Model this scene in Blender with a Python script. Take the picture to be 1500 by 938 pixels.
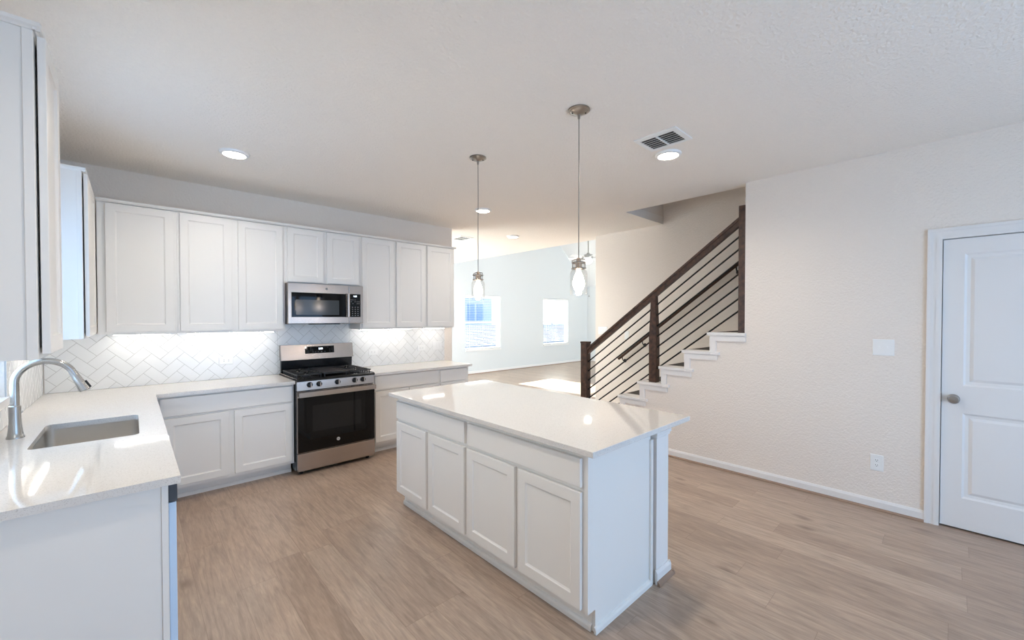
import bpy, bmesh, math, random
from mathutils import Vector, Matrix

for o in list(bpy.data.objects):
    bpy.data.objects.remove(o, do_unlink=True)
SC = bpy.context.scene
COL = SC.collection
R = math.radians


def lin(c):
    return tuple(((v / 255) / 12.92 if v / 255 <= 0.04045 else ((v / 255 + 0.055) / 1.055) ** 2.4) for v in c)


# ------------------------------------------------------------------ camera
YAW, PITCH, ROLL = 0.7491, -0.0144, -0.0007
F = Vector((math.sin(YAW) * math.cos(PITCH), math.cos(YAW) * math.cos(PITCH), math.sin(PITCH)))
RV = Vector((math.cos(YAW), -math.sin(YAW), 0))
UV = RV.cross(F)
R2 = RV * math.cos(ROLL) + UV * math.sin(ROLL)
U2 = UV * math.cos(ROLL) - RV * math.sin(ROLL)
cam_d = bpy.data.cameras.new('camera')
cam = bpy.data.objects.new('camera', cam_d)
COL.objects.link(cam)
cam_d.sensor_width = 36
cam_d.sensor_fit = 'HORIZONTAL'
cam_d.lens = 598.53 / 1500 * 36
cam_d.shift_y = 4.74 / 1500
cam_d.clip_start = 0.05
cam_d.clip_end = 300
m = Matrix((R2, U2, -F)).transposed().to_4x4()
m.translation = Vector((0, 0, 1.503))
cam.matrix_world = m
SC.camera = cam

# ------------------------------------------------------------------ world, sun, daylight, exposure
SC.view_settings.view_transform = 'Standard'
SC.view_settings.look = 'None'
SC.view_settings.gamma = 1
SC.view_settings.use_curve_mapping = False
SC.view_settings.exposure = 1.36
cy = SC.cycles
cy.use_denoising = True
cy.max_bounces = 9
cy.diffuse_bounces = 6
cy.glossy_bounces = 5
cy.transmission_bounces = 6
cy.transparent_max_bounces = 16
cy.sample_clamp_indirect = 4
cy.caustics_reflective = False
cy.caustics_refractive = False
w = bpy.data.worlds.new('sky')
SC.world = w
w.use_nodes = True
bg = w.node_tree.nodes['Background']
wt = w.node_tree
_tc = wt.nodes.new('ShaderNodeTexCoord')
_sp = wt.nodes.new('ShaderNodeSeparateXYZ')
_mr = wt.nodes.new('ShaderNodeMapRange')
_mx = wt.nodes.new('ShaderNodeMix')
_mx.data_type = 'RGBA'
wt.links.new(_tc.outputs['Generated'], _sp.inputs[0])
wt.links.new(_sp.outputs['Y'], _mr.inputs[0])
_mr.inputs[1].default_value = -0.1
_mr.inputs[2].default_value = 0.6
_mx.inputs['A'].default_value = (0.50, 0.78, 1.25, 1)     # blue sky away from the sun
_mx.inputs['B'].default_value = (1.5, 1.62, 1.7, 1)        # bright hazy sky on the sun side
wt.links.new(_mr.outputs[0], _mx.inputs['Factor'])
wt.links.new(_mx.outputs['Result'], bg.inputs[0])
bg.inputs[1].default_value = 1.0


def light(name, kind, loc, rot, energy, color=(1, 1, 1), **kw):
    d = bpy.data.lights.new(name, kind)
    d.energy = energy
    d.color = color
    for k, v in kw.items():
        setattr(d, k, v)
    o = bpy.data.objects.new(name, d)
    o.location = loc
    o.rotation_euler = rot
    COL.objects.link(o)
    return o


SUN_EL = math.atan(0.348)
light('sun', 'SUN', (7, 20, 8), (R(90) - SUN_EL, 0, R(180)), 38, (1, 0.97, 0.92), angle=R(0.6))
DAY = (0.47, 0.69, 1.0)
# daylight through the windows behind the camera and over the sink, then added fill lamps
light('daylight_rear_window', 'AREA', (3.4, -2.78, 1.35), (R(90), 0, 0), 7, DAY, shape='RECTANGLE', size=0.9, size_y=1.5)
light('daylight_patio_door', 'AREA', (1.55, -2.78, 1.05), (R(90), 0, 0), 37, DAY, shape='RECTANGLE', size=1.8, size_y=2.0)
light('daylight_sink_window', 'AREA', (-0.70, 3.02, 1.63), (R(90), 0, R(-90)), 3, DAY, shape='RECTANGLE', size=1.1, size_y=1.1)
light('living_south_fill', 'AREA', (8.5, -1.58, 1.5), (R(90), 0, 0), 160, (0.78, 0.92, 1), shape='RECTANGLE', size=4.4, size_y=2.2)  # unseen fill lamp added to brighten the living room

light('living_side_fill', 'AREA', (2.42, 6.9, 1.4), (R(90), 0, R(-90)), 66, (0.88, 0.95, 1), shape='RECTANGLE', size=2.4, size_y=1.6)  # unseen fill lamp added to lift the stair wall
light('stairwell_fill', 'AREA', (4.84, 0.6, 5.1), (0, 0, 0), 1.0, (1, 0.95, 0.9), size=0.7)  # unseen lamp added to lighten the black stairwell opening

# ------------------------------------------------------------------ materials
MATS = {}


def nmat(name):
    mt = bpy.data.materials.new(name)
    mt.use_nodes = True
    nt = mt.node_tree
    b = nt.nodes['Principled BSDF']
    MATS[name] = mt
    return mt, nt, b


def N(nt, t, **kw):
    n = nt.nodes.new(t)
    for k, v in kw.items():
        setattr(n, k, v)
    return n


def simple(name, rgb, rough=0.5, metal=0.0, spec=0.5, bump=None, var=None):
    mt, nt, b = nmat(name)
    c = (*lin(rgb), 1)
    b.inputs['Base Color'].default_value = c
    b.inputs['Roughness'].default_value = rough
    b.inputs['Metallic'].default_value = metal
    b.inputs['Specular IOR Level'].default_value = spec
    tc = N(nt, 'ShaderNodeTexCoord')
    if var:
        nz = N(nt, 'ShaderNodeTexNoise')
        nz.inputs['Scale'].default_value = var[0]
        nz.inputs['Detail'].default_value = 4
        nt.links.new(tc.outputs['Object'], nz.inputs['Vector'])
        mx = N(nt, 'ShaderNodeMix', data_type='RGBA')
        mx.inputs['A'].default_value = c
        mx.inputs['B'].default_value = (*[min(1, v * var[1]) for v in c[:3]], 1)
        nt.links.new(nz.outputs['Fac'], mx.inputs['Factor'])
        nt.links.new(mx.outputs['Result'], b.inputs['Base Color'])
    if bump:
        nz = N(nt, 'ShaderNodeTexNoise')
        nz.inputs['Scale'].default_value = bump[0]
        nz.inputs['Detail'].default_value = bump[2] if len(bump) > 2 else 2
        nt.links.new(tc.outputs['Object'], nz.inputs['Vector'])
        bp = N(nt, 'ShaderNodeBump')
        bp.inputs['Strength'].default_value = bump[1]
        bp.inputs['Distance'].default_value = 0.008
        nt.links.new(nz.outputs['Fac'], bp.inputs['Height'])
        nt.links.new(bp.outputs['Normal'], b.inputs['Normal'])
    return mt


def emit(name, rgb, strength):
    mt, nt, b = nmat(name)
    b.inputs['Base Color'].default_value = (*lin(rgb), 1)
    b.inputs['Emission Color'].default_value = (*lin(rgb), 1)
    b.inputs['Emission Strength'].default_value = strength
    return mt


def math_n(nt, op, a, b=None):
    n = N(nt, 'ShaderNodeMath', operation=op)
    for i, v in enumerate((a, b)):
        if v is None:
            continue
        if isinstance(v, (int, float)):
            n.inputs[i].default_value = v
        else:
            nt.links.new(v, n.inputs[i])
    return n.outputs[0]


def clear_glass(name, tint=(1, 1, 1), edge=0.5):
    mt, nt, b = nmat(name)
    nt.nodes.remove(b)
    out = nt.nodes['Material Output']
    tr = N(nt, 'ShaderNodeBsdfTransparent')
    tr.inputs[0].default_value = (*tint, 1)
    gl = N(nt, 'ShaderNodeBsdfGlossy')
    gl.inputs['Roughness'].default_value = 0.02
    lw = N(nt, 'ShaderNodeLayerWeight')
    p = math_n(nt, 'POWER', lw.outputs['Facing'], 3.5)
    fac = math_n(nt, 'ADD', math_n(nt, 'MULTIPLY', p, edge), 0.035)
    mx = N(nt, 'ShaderNodeMixShader')
    nt.links.new(fac, mx.inputs[0])
    nt.links.new(tr.outputs[0], mx.inputs[1])
    nt.links.new(gl.outputs[0], mx.inputs[2])
    nt.links.new(mx.outputs[0], out.inputs['Surface'])
    return mt


WALL = simple('wall_paint', (236, 227, 217), 0.85, spec=0.3, bump=(75, 0.7, 3))
CEIL = simple('ceiling_paint', (243, 237, 229), 0.9, spec=0.2, bump=(60, 1.0, 3))
LIVW = simple('living_wall_paint', (219, 221, 221), 0.85, spec=0.3, bump=(95, 0.4, 3))
LIVC = simple('living_ceiling_paint', (224, 225, 225), 0.9, spec=0.2, bump=(70, 0.8, 3))
CAB = simple('cabinet_paint', (233, 230, 225), 0.42, spec=0.4, var=(3, 0.985))
TRIM = simple('trim_paint', (233, 230, 227), 0.4, spec=0.4, var=(3, 0.985))
TILE = simple('white_tile', (238, 238, 236), 0.16, spec=0.5, var=(9, 0.96))
GROUT = simple('grey_grout', (190, 188, 184), 0.9, bump=(200, 0.3))
STEEL = simple('stainless_steel', (186, 175, 166), 0.25, 1.0, var=(14, 0.93))
SINKM = simple('brushed_sink_steel', (206, 201, 194), 0.3, 1.0, var=(14, 0.93))
NICKEL = simple('brushed_nickel', (190, 190, 188), 0.22, 1.0, var=(20, 0.93))
PEWTER = simple('dark_nickel', (168, 163, 157), 0.3, 1.0, var=(20, 0.9))
BLACK = simple('black_enamel', (17, 17, 18), 0.22, spec=0.5, var=(20, 0.8))
IRON = simple('cast_iron', (40, 40, 41), 0.36, spec=0.4, bump=(220, 0.3))
GLASSB = simple('black_glass', (9, 9, 10), 0.04, spec=0.3, var=(5, 0.8))
WINB = simple('oven_window_glass', (22, 22, 23), 0.06, spec=0.4, var=(5, 0.9))
DARKS = simple('dark_slate_plastic', (70, 71, 76), 0.4, var=(20, 0.9))
BARM = simple('black_metal_bar', (14, 13, 13), 0.45, spec=0.4, var=(30, 0.8))
PLATE = simple('white_plastic', (240, 240, 238), 0.35, var=(10, 0.98))
SLOT = simple('dark_slot', (60, 58, 56), 0.6, var=(30, 0.9))
COPPER = simple('copper_socket', (206, 182, 158), 0.35, 0.8, var=(30, 0.9))
CARPET = simple('grey_stair_carpet', (96, 92, 88), 1.0, spec=0.1, bump=(500, 0.8))
SHOE = simple('wood_shoe_molding', (160, 132, 112), 0.5, var=(12, 0.75))
VENTD = simple('vent_shade', (74, 72, 70), 0.8, var=(20, 0.9))  # shade inside the vent openings, put into the colour
LAWN = simple('dry_lawn', (140, 138, 122), 1.0, var=(4, 0.7))
HOUSE = simple('house_siding', (150, 166, 188), 0.8, var=(2, 0.9))
HROOF = simple('house_roof', (120, 112, 108), 0.9, var=(3, 0.8))
HWIN = simple('house_window', (88, 128, 176), 0.4, var=(3, 0.8))
FENCE = simple('fence_boards', (158, 160, 166), 0.9, var=(5, 0.8))
GLASS = clear_glass('window_glass', (0.97, 0.99, 0.99))
JAR = clear_glass('jar_glass', (0.985, 0.98, 0.975), 0.28)
LED = emit('downlight_diffuser', (255, 244, 230), 6)
STRIP = emit('led_strip', (255, 250, 244), 11)
BULB = emit('bulb_glow', (255, 236, 214), 6)
DIGIT = emit('display_digits', (215, 235, 255), 2.2)
FILM = simple('pale_blue_steel_film', (200, 222, 245), 0.3, 0.0, var=(6, 0.9))
MARK = simple('printed_legend', (190, 188, 184), 0.5, var=(30, 0.95))


def counter_mat():
    mt, nt, b = nmat('quartz')
    tc = N(nt, 'ShaderNodeTexCoord')
    v = N(nt, 'ShaderNodeTexVoronoi')
    v.inputs['Scale'].default_value = 420
    n = N(nt, 'ShaderNodeTexNoise')
    n.inputs['Scale'].default_value = 260
    n.inputs['Detail'].default_value = 3
    n2 = N(nt, 'ShaderNodeTexNoise')
    n2.inputs['Scale'].default_value = 5
    cr = N(nt, 'ShaderNodeValToRGB')
    cr.color_ramp.elements[0].position = 0.30
    cr.color_ramp.elements[0].color = (*lin((196, 190, 184)), 1)
    cr.color_ramp.elements[1].position = 0.46
    cr.color_ramp.elements[1].color = (*lin((222, 218, 213)), 1)
    mx = N(nt, 'ShaderNodeMix', data_type='RGBA', blend_type='MULTIPLY')
    cr2 = N(nt, 'ShaderNodeValToRGB')
    cr2.color_ramp.elements[0].color = (0.93, 0.92, 0.91, 1)
    cr2.color_ramp.elements[1].color = (1, 1, 1, 1)
    for t in (v, n, n2):
        nt.links.new(tc.outputs['Object'], t.inputs['Vector'])
    nt.links.new(n.outputs['Fac'], cr.inputs[0])
    nt.links.new(v.outputs['Distance'], cr2.inputs[0])
    mx.inputs['Factor'].default_value = 0.6
    nt.links.new(cr.outputs[0], mx.inputs['A'])
    nt.links.new(cr2.outputs[0], mx.inputs['B'])
    nt.links.new(mx.outputs['Result'], b.inputs['Base Color'])
    b.inputs['Roughness'].default_value = 0.05
    b.inputs['Specular IOR Level'].default_value = 0.85
    return mt


QUARTZ = counter_mat()


def floor_mat():
    mt, nt, b = nmat('oak_planks')
    L = nt.links
    tc = N(nt, 'ShaderNodeTexCoord')
    sp = N(nt, 'ShaderNodeSeparateXYZ')
    L.new(tc.outputs['Object'], sp.inputs[0])
    W, LEN = 0.178, 1.22
    xr = math_n(nt, 'DIVIDE', math_n(nt, 'ADD', sp.outputs[0], 20.05), W)
    row = math_n(nt, 'FLOOR', xr)
    fx = math_n(nt, 'FRACT', xr)
    wn = N(nt, 'ShaderNodeTexWhiteNoise', noise_dimensions='1D')
    L.new(row, wn.inputs['W'])
    yr = math_n(nt, 'ADD', math_n(nt, 'DIVIDE', math_n(nt, 'ADD', sp.outputs[1], 20), LEN), wn.outputs['Value'])
    pid = math_n(nt, 'FLOOR', yr)
    fy = math_n(nt, 'FRACT', yr)
    cmb = N(nt, 'ShaderNodeCombineXYZ')
    L.new(row, cmb.inputs[0])
    L.new(pid, cmb.inputs[1])
    wn2 = N(nt, 'ShaderNodeTexWhiteNoise', noise_dimensions='3D')
    L.new(cmb.outputs[0], wn2.inputs['Vector'])
    rnd = wn2.outputs['Value']
    # grain coordinates, shifted per plank
    cg = N(nt, 'ShaderNodeCombineXYZ')
    L.new(math_n(nt, 'ADD', math_n(nt, 'MULTIPLY', sp.outputs[0], 1.0), math_n(nt, 'MULTIPLY', rnd, 31)), cg.inputs[0])
    L.new(math_n(nt, 'ADD', math_n(nt, 'MULTIPLY', sp.outputs[1], 0.085), math_n(nt, 'MULTIPLY', rnd, 17)), cg.inputs[1])
    L.new(math_n(nt, 'MULTIPLY', rnd, 9), cg.inputs[2])
    g1 = N(nt, 'ShaderNodeTexNoise')
    g1.inputs['Scale'].default_value = 80
    g1.inputs['Detail'].default_value = 7
    g1.inputs['Roughness'].default_value = 0.65
    g1.inputs['Distortion'].default_value = 0.6
    L.new(cg.outputs[0], g1.inputs['Vector'])
    cg2 = N(nt, 'ShaderNodeCombineXYZ')
    L.new(math_n(nt, 'ADD', sp.outputs[0], math_n(nt, 'MULTIPLY', rnd, 23)), cg2.inputs[0])
    L.new(math_n(nt, 'ADD', math_n(nt, 'MULTIPLY', sp.outputs[1], 0.22), math_n(nt, 'MULTIPLY', rnd, 11)), cg2.inputs[1])
    g2 = N(nt, 'ShaderNodeTexNoise')
    g2.inputs['Scale'].default_value = 13
    g2.inputs['Detail'].default_value = 4
    g2.inputs['Distortion'].default_value = 1.6
    L.new(cg2.outputs[0], g2.inputs['Vector'])
    # knots
    vo = N(nt, 'ShaderNodeTexVoronoi')
    vo.inputs['Scale'].default_value = 4.2
    cg3 = N(nt, 'ShaderNodeCombineXYZ')
    L.new(math_n(nt, 'ADD', sp.outputs[0], math_n(nt, 'MULTIPLY', rnd, 3)), cg3.inputs[0])
    L.new(math_n(nt, 'MULTIPLY', sp.outputs[1], 0.5), cg3.inputs[1])
    L.new(cg3.outputs[0], vo.inputs['Vector'])
    kn = N(nt, 'ShaderNodeMapRange')
    L.new(vo.outputs['Distance'], kn.inputs[0])
    kn.inputs[1].default_value = 0.03
    kn.inputs[2].default_value = 0.16
    kn.inputs[3].default_value = 1
    kn.inputs[4].default_value = 0
    # base tone per plank
    cr = N(nt, 'ShaderNodeValToRGB')
    e = cr.color_ramp.elements
    e[0].position = 0.0
    e[0].color = (*lin((158, 136, 119)), 1)
    e[1].position = 1.0
    e[1].color = (*lin((195, 175, 156)), 1)
    k = e.new(0.5)
    k.color = (*lin((175, 153, 135)), 1)
    tone = math_n(nt, 'ADD', math_n(nt, 'ADD', math_n(nt, 'MULTIPLY', rnd, 0.42), -0.08), math_n(nt, 'MULTIPLY', g2.outputs['Fac'], 0.72))
    L.new(tone, cr.inputs[0])
    gr = N(nt, 'ShaderNodeMapRange')
    L.new(g1.outputs['Fac'], gr.inputs[0])
    gr.inputs[1].default_value = 0.32
    gr.inputs[2].default_value = 0.68
    gr.inputs[3].default_value = 0.76
    gr.inputs[4].default_value = 1.10
    mul = N(nt, 'ShaderNodeMix', data_type='RGBA', blend_type='MULTIPLY')
    mul.inputs['Factor'].default_value = 1
    L.new(cr.outputs[0], mul.inputs['A'])
    L.new(gr.outputs[0], mul.inputs['B'])
    kmix = N(nt, 'ShaderNodeMix', data_type='RGBA')
    kmix.inputs['B'].default_value = (*lin((112, 92, 80)), 1)
    L.new(math_n(nt, 'MULTIPLY', math_n(nt, 'MULTIPLY', kn.outputs[0], g2.outputs['Fac']), 1.5), kmix.inputs['Factor'])
    # cathedral figure: contour lines of a stretched noise
    cf = N(nt, 'ShaderNodeTexNoise')
    cf.inputs['Scale'].default_value = 5.0
    cf.inputs['Detail'].default_value = 1.5
    cgc = N(nt, 'ShaderNodeCombineXYZ')
    L.new(math_n(nt, 'ADD', sp.outputs[0], math_n(nt, 'MULTIPLY', rnd, 41)), cgc.inputs[0])
    L.new(math_n(nt, 'ADD', math_n(nt, 'MULTIPLY', sp.outputs[1], 0.11), math_n(nt, 'MULTIPLY', rnd, 7)), cgc.inputs[1])
    L.new(cgc.outputs[0], cf.inputs['Vector'])
    rings = math_n(nt, 'SINE', math_n(nt, 'MULTIPLY', cf.outputs['Fac'], 62))
    rr_ = N(nt, 'ShaderNodeMapRange')
    L.new(rings, rr_.inputs[0])
    rr_.inputs[1].default_value = 0.2
    rr_.inputs[2].default_value = 1.0
    rr_.inputs[3].default_value = 1.03
    rr_.inputs[4].default_value = 0.915
    cm_ = N(nt, 'ShaderNodeMix', data_type='RGBA', blend_type='MULTIPLY')
    cm_.inputs['Factor'].default_value = 1
    L.new(mul.outputs['Result'], cm_.inputs['A'])
    L.new(rr_.outputs[0], cm_.inputs['B'])
    L.new(cm_.outputs['Result'], kmix.inputs['A'])
    # seams
    s1 = math_n(nt, 'LESS_THAN', fx, 0.010)
    s2 = math_n(nt, 'LESS_THAN', fy, 0.0016)
    seam = math_n(nt, 'MAXIMUM', s1, s2)
    sm = N(nt, 'ShaderNodeMix', data_type='RGBA')
    sm.inputs['B'].default_value = (*lin((128, 106, 92)), 1)
    L.new(math_n(nt, 'MULTIPLY', seam, 0.7), sm.inputs['Factor'])
    L.new(kmix.outputs['Result'], sm.inputs['A'])
    L.new(sm.outputs['Result'], b.inputs['Base Color'])
    b.inputs['Roughness'].default_value = 0.30
    b.inputs['Specular IOR Level'].default_value = 0.5
    bp = N(nt, 'ShaderNodeBump')
    bp.inputs['Strength'].default_value = 0.12
    bp.inputs['Distance'].default_value = 0.002
    L.new(g1.outputs['Fac'], bp.inputs['Height'])
    L.new(bp.outputs['Normal'], b.inputs['Normal'])
    return mt


FLOOR = floor_mat()


def wood_mat():
    mt, nt, b = nmat('dark_walnut_stain')
    tc = N(nt, 'ShaderNodeTexCoord')
    mp = N(nt, 'ShaderNodeMapping')
    mp.inputs['Scale'].default_value = (30, 6, 6)
    n = N(nt, 'ShaderNodeTexNoise')
    n.inputs['Scale'].default_value = 4
    n.inputs['Detail'].default_value = 6
    cr = N(nt, 'ShaderNodeValToRGB')
    cr.color_ramp.elements[0].position = 0.3
    cr.color_ramp.elements[0].color = (*lin((44, 27, 19)), 1)
    cr.color_ramp.elements[1].position = 0.7
    cr.color_ramp.elements[1].color = (*lin((90, 61, 45)), 1)
    nt.links.new(tc.outputs['Object'], mp.inputs[0])
    nt.links.new(mp.outputs[0], n.inputs['Vector'])
    nt.links.new(n.outputs['Fac'], cr.inputs[0])
    nt.links.new(cr.outputs[0], b.inputs['Base Color'])
    b.inputs['Roughness'].default_value = 0.4
    return mt


WOOD = wood_mat()

# ------------------------------------------------------------------ mesh helpers
ORIGIN = {}


class MB:
    def __init__(self):
        self.bm = bmesh.new()

    def _merge(self, tmp):
        me = bpy.data.meshes.new('tmp')
        tmp.to_mesh(me)
        tmp.free()
        self.bm.from_mesh(me)
        bpy.data.meshes.remove(me)
        return self

    def box(self, x0, x1, y0, y1, z0, z1, bev=0.0, seg=1, mat=None):
        t = bmesh.new()
        bmesh.ops.create_cube(t, size=1)
        for v in t.verts:
            v.co = Vector(((x0 + x1) / 2 + v.co.x * (x1 - x0), (y0 + y1) / 2 + v.co.y * (y1 - y0), (z0 + z1) / 2 + v.co.z * (z1 - z0)))
        if bev:
            bmesh.ops.bevel(t, geom=t.edges[:], offset=bev, segments=seg, profile=0.5, affect='EDGES')
        if mat is not None:
            for v in t.verts:
                v.co = mat @ v.co
        return self._merge(t)

    def lathe(self, prof, loc=(0, 0, 0), seg=32, mat=None, cap=True):
        t = bmesh.new()
        rings = []
        for r, z in prof:
            rings.append([t.verts.new((r * math.cos(2 * math.pi * i / seg), r * math.sin(2 * math.pi * i / seg), z)) for i in range(seg)])
        for a, b in zip(rings, rings[1:]):
            for i in range(seg):
                t.faces.new((a[i], a[(i + 1) % seg], b[(i + 1) % seg], b[i]))
        if cap:
            t.faces.new(rings[0][::-1])
            t.faces.new(rings[-1])
        M = Matrix.Translation(loc) @ (mat or Matrix.Identity(4))
        for v in t.verts:
            v.co = M @ v.co
        bmesh.ops.recalc_face_normals(t, faces=t.faces[:])
        return self._merge(t)

    def tube(self, pts, r, seg=12, cap=True):
        pts = [Vector(p) for p in pts]
        rs = r if isinstance(r, (list, tuple)) else [r] * len(pts)
        t = bmesh.new()
        rings = []
        up = None
        for i, p in enumerate(pts):
            d = (pts[min(i + 1, len(pts) - 1)] - pts[max(i - 1, 0)]).normalized()
            if up is None:
                up = Vector((0, 0, 1)) if abs(d.z) < 0.9 else Vector((0, 1, 0))
            a = d.cross(up).normalized()
            up = a.cross(d).normalized()
            rings.append([t.verts.new(p + (a * math.cos(2 * math.pi * k / seg) + up * math.sin(2 * math.pi * k / seg)) * rs[i]) for k in range(seg)])
        for A, B in zip(rings, rings[1:]):
            for k in range(seg):
                t.faces.new((A[k], A[(k + 1) % seg], B[(k + 1) % seg], B[k]))
        if cap:
            t.faces.new(rings[0][::-1])
            t.faces.new(rings[-1])
        bmesh.ops.recalc_face_normals(t, faces=t.faces[:])
        return self._merge(t)

    def torus(self, loc, R_, r, seg=32, s2=8):
        t = bmesh.new()
        g = [[t.verts.new((loc[0] + (R_ + r * math.cos(b)) * math.cos(a), loc[1] + (R_ + r * math.cos(b)) * math.sin(a), loc[2] + r * math.sin(b)))
              for b in [2 * math.pi * j / s2 for j in range(s2)]] for a in [2 * math.pi * i / seg for i in range(seg)]]
        for i in range(seg):
            for j in range(s2):
                t.faces.new((g[i][j], g[(i + 1) % seg][j], g[(i + 1) % seg][(j + 1) % s2], g[i][(j + 1) % s2]))
        bmesh.ops.recalc_face_normals(t, faces=t.faces[:])
        return self._merge(t)

    def prism(self, outer, T, w0, w1, holes=()):
        """polygon (u,v) with holes, extruded from w0 to w1, mapped by T(u,v,w)"""
        t = bmesh.new()
        es = []
        for loop in [outer, *holes]:
            vs = [t.verts.new((p[0], p[1], 0)) for p in loop]
            es += [t.edges.new((vs[i], vs[(i + 1) % len(vs)])) for i in range(len(vs))]
        bmesh.ops.triangle_fill(t, use_beauty=True, use_dissolve=False, edges=es)
        res = bmesh.ops.extrude_face_region(t, geom=t.faces[:] + t.edges[:] + t.verts[:])
        top = {g for g in res['geom'] if isinstance(g, bmesh.types.BMVert)}
        for v in t.verts:
            v.co = Vector(T(v.co.x, v.co.y, w1 if v in top else w0))
        bmesh.ops.recalc_face_normals(t, faces=t.faces[:])
        return self._merge(t)

    def panelled(self, u0, u1, v0, v1, panels, T, th, prof, cham=0.0015):
        """slab with moulded panels; prof = [(inset, depth from front)...]"""
        t = bmesh.new()
        us = sorted({u0 + cham, u1 - cham, *[p[0] for p in panels], *[p[1] for p in panels]})
        vs = sorted({v0 + cham, v1 - cham, *[p[2] for p in panels], *[p[3] for p in panels]})

        def V(u, v, w_):
            return t.verts.new(Vector(T(u, v, w_)))
        for i in range(len(us) - 1):
            for j in range(len(vs) - 1):
                cu, cv = (us[i] + us[i + 1]) / 2, (vs[j] + vs[j + 1]) / 2
                if any(p[0] < cu < p[1] and p[2] < cv < p[3] for p in panels):
                    continue
                t.faces.new([V(us[i], vs[j], th), V(us[i + 1], vs[j], th), V(us[i + 1], vs[j + 1], th), V(us[i], vs[j + 1], th)])
        for p in panels:
            prev = (0, 0)
            for nx in prof:
                a, b = prev, nx
                def ring(q):
                    i, d = q
                    return [(p[0] + i, p[2] + i, th - d), (p[1] - i, p[2] + i, th - d), (p[1] - i, p[3] - i, th - d), (p[0] + i, p[3] - i, th - d)]
                ra, rb = ring(a), ring(b)
                for k in range(4):
                    t.faces.new([V(*ra[k]), V(*ra[(k + 1) % 4]), V(*rb[(k + 1) % 4]), V(*rb[k])])
                prev = nx
            t.faces.new([V(*q) for q in ring(prev)])
        # edges and back
        fr = [(u0 + cham, v0 + cham, th), (u1 - cham, v0 + cham, th), (u1 - cham, v1 - cham, th), (u0 + cham, v1 - cham, th)]
        sd = [(u0, v0, th - cham), (u1, v0, th - cham), (u1, v1, th - cham), (u0, v1, th - cham)]
        bk = [(u0, v0, 0), (u1, v0, 0), (u1, v1, 0), (u0, v1, 0)]
        for A, B in ((fr, sd), (sd, bk)):
            for k in range(4):
                t.faces.new([V(*A[k]), V(*A[(k + 1) % 4]), V(*B[(k + 1) % 4]), V(*B[k])])
        t.faces.new([V(*q) for q in bk[::-1]])
        bmesh.ops.remove_doubles(t, verts=t.verts[:], dist=1e-5)
        bmesh.ops.recalc_face_normals(t, faces=t.faces[:])
        return self._merge(t)

    def text(self, s, size, T, depth=0.0006):
        cu = bpy.data.curves.new('txt', 'FONT')
        cu.body = s
        cu.size = size
        cu.align_x = 'CENTER'
        cu.align_y = 'CENTER'
        cu.extrude = depth
        o = bpy.data.objects.new('txt', cu)
        COL.objects.link(o)
        dg = bpy.context.evaluated_depsgraph_get()
        me = bpy.data.meshes.new_from_object(o.evaluated_get(dg))
        bpy.data.objects.remove(o)
        for v in me.vertices:
            v.co = Vector(T(v.co.x, v.co.y, v.co.z))
        self.bm.from_mesh(me)
        bpy.data.meshes.remove(me)
        return self


def smooth(me, ang=35):
    for p in me.polygons:
        p.use_smooth = True
    try:
        me.set_sharp_from_angle(angle=R(ang))
    except Exception:
        pass


def props(o, label=None, cat=None, group=None, kind=None):
    if label:
        o['label'] = label
    if cat:
        o['category'] = cat
    if group:
        o['group'] = group
    if kind:
        o['kind'] = kind
    return o


def obj(name, mb, mat, parent=None, sm=True, at=None):
    """one mesh object; a child is placed in the frame of its thing"""
    bm = mb.bm
    if parent is not None:
        org = ORIGIN[parent.name]
    else:
        if at is None:
            xs = [v.co.x for v in bm.verts]; ys = [v.co.y for v in bm.verts]; zs = [v.co.z for v in bm.verts]
            at = ((min(xs) + max(xs)) / 2, (min(ys) + max(ys)) / 2, min(zs))
        org = Vector(at)
    for v in bm.verts:
        v.co -= org
    me = bpy.data.meshes.new(name)
    bm.to_mesh(me)
    bm.free()
    for mm in (mat if isinstance(mat, (list, tuple)) else [mat]):
        me.materials.append(mm)
    if sm:
        smooth(me)
    o = bpy.data.objects.new(name, me)
    COL.objects.link(o)
    if parent is not None:
        o.parent = parent
    else:
        o.location = org
    ORIGIN[o.name] = Vector(org)
    return o


def thing(name, loc, label=None, cat=None, group=None, kind=None):
    o = bpy.data.objects.new(name, None)
    o.empty_display_size = 0.1
    o.location = loc
    COL.objects.link(o)
    ORIGIN[o.name] = Vector(loc)
    return props(o, label, cat, group, kind)


def copy_tree(o, loc, label=None, group=None):
    r = o.copy()
    COL.objects.link(r)
    r.location = loc
    ORIGIN[r.name] = Vector(loc)
    if label:
        r['label'] = label
    if group:
        r['group'] = group
    for c in list(o.children):
        d = c.copy()
        COL.objects.link(d)
        d.parent = r
        for g in list(c.children):
            e = g.copy()
            COL.objects.link(e)
            e.parent = d
    return r


def struct(name, mb, mat, parent=None):
    o = obj(name, mb, mat, parent, sm=False)
    if parent is None:
        o['kind'] = 'structure'
    return o


def TX(x0, s):      # plane X = x0, u=y, v=z, w outward along s
    return lambda u, v, w_: (x0 + s * w_, u, v)


def TY(y0, s):      # plane Y = y0, u=x, v=z
    return lambda u, v, w_: (u, y0 + s * w_, v)


def TZ(z0=0, s=1):
    return lambda u, v, w_: (u, v, z0 + s * w_)


def rect(a, b, c, d):
    return [(a, c), (b, c), (b, d), (a, d)]


def rrect(a, b, c, d, r, n=6):
    out = []
    for cx, cy_, s in ((b - r, c + r, -90), (b - r, d - r, 0), (a + r, d - r, 90), (a + r, c + r, 180)):
        for k in range(n + 1):
            t = R(s + 90 * k / n)
            out.append((cx + r * math.cos(t), cy_ + r * math.sin(t)))
    return out


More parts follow.
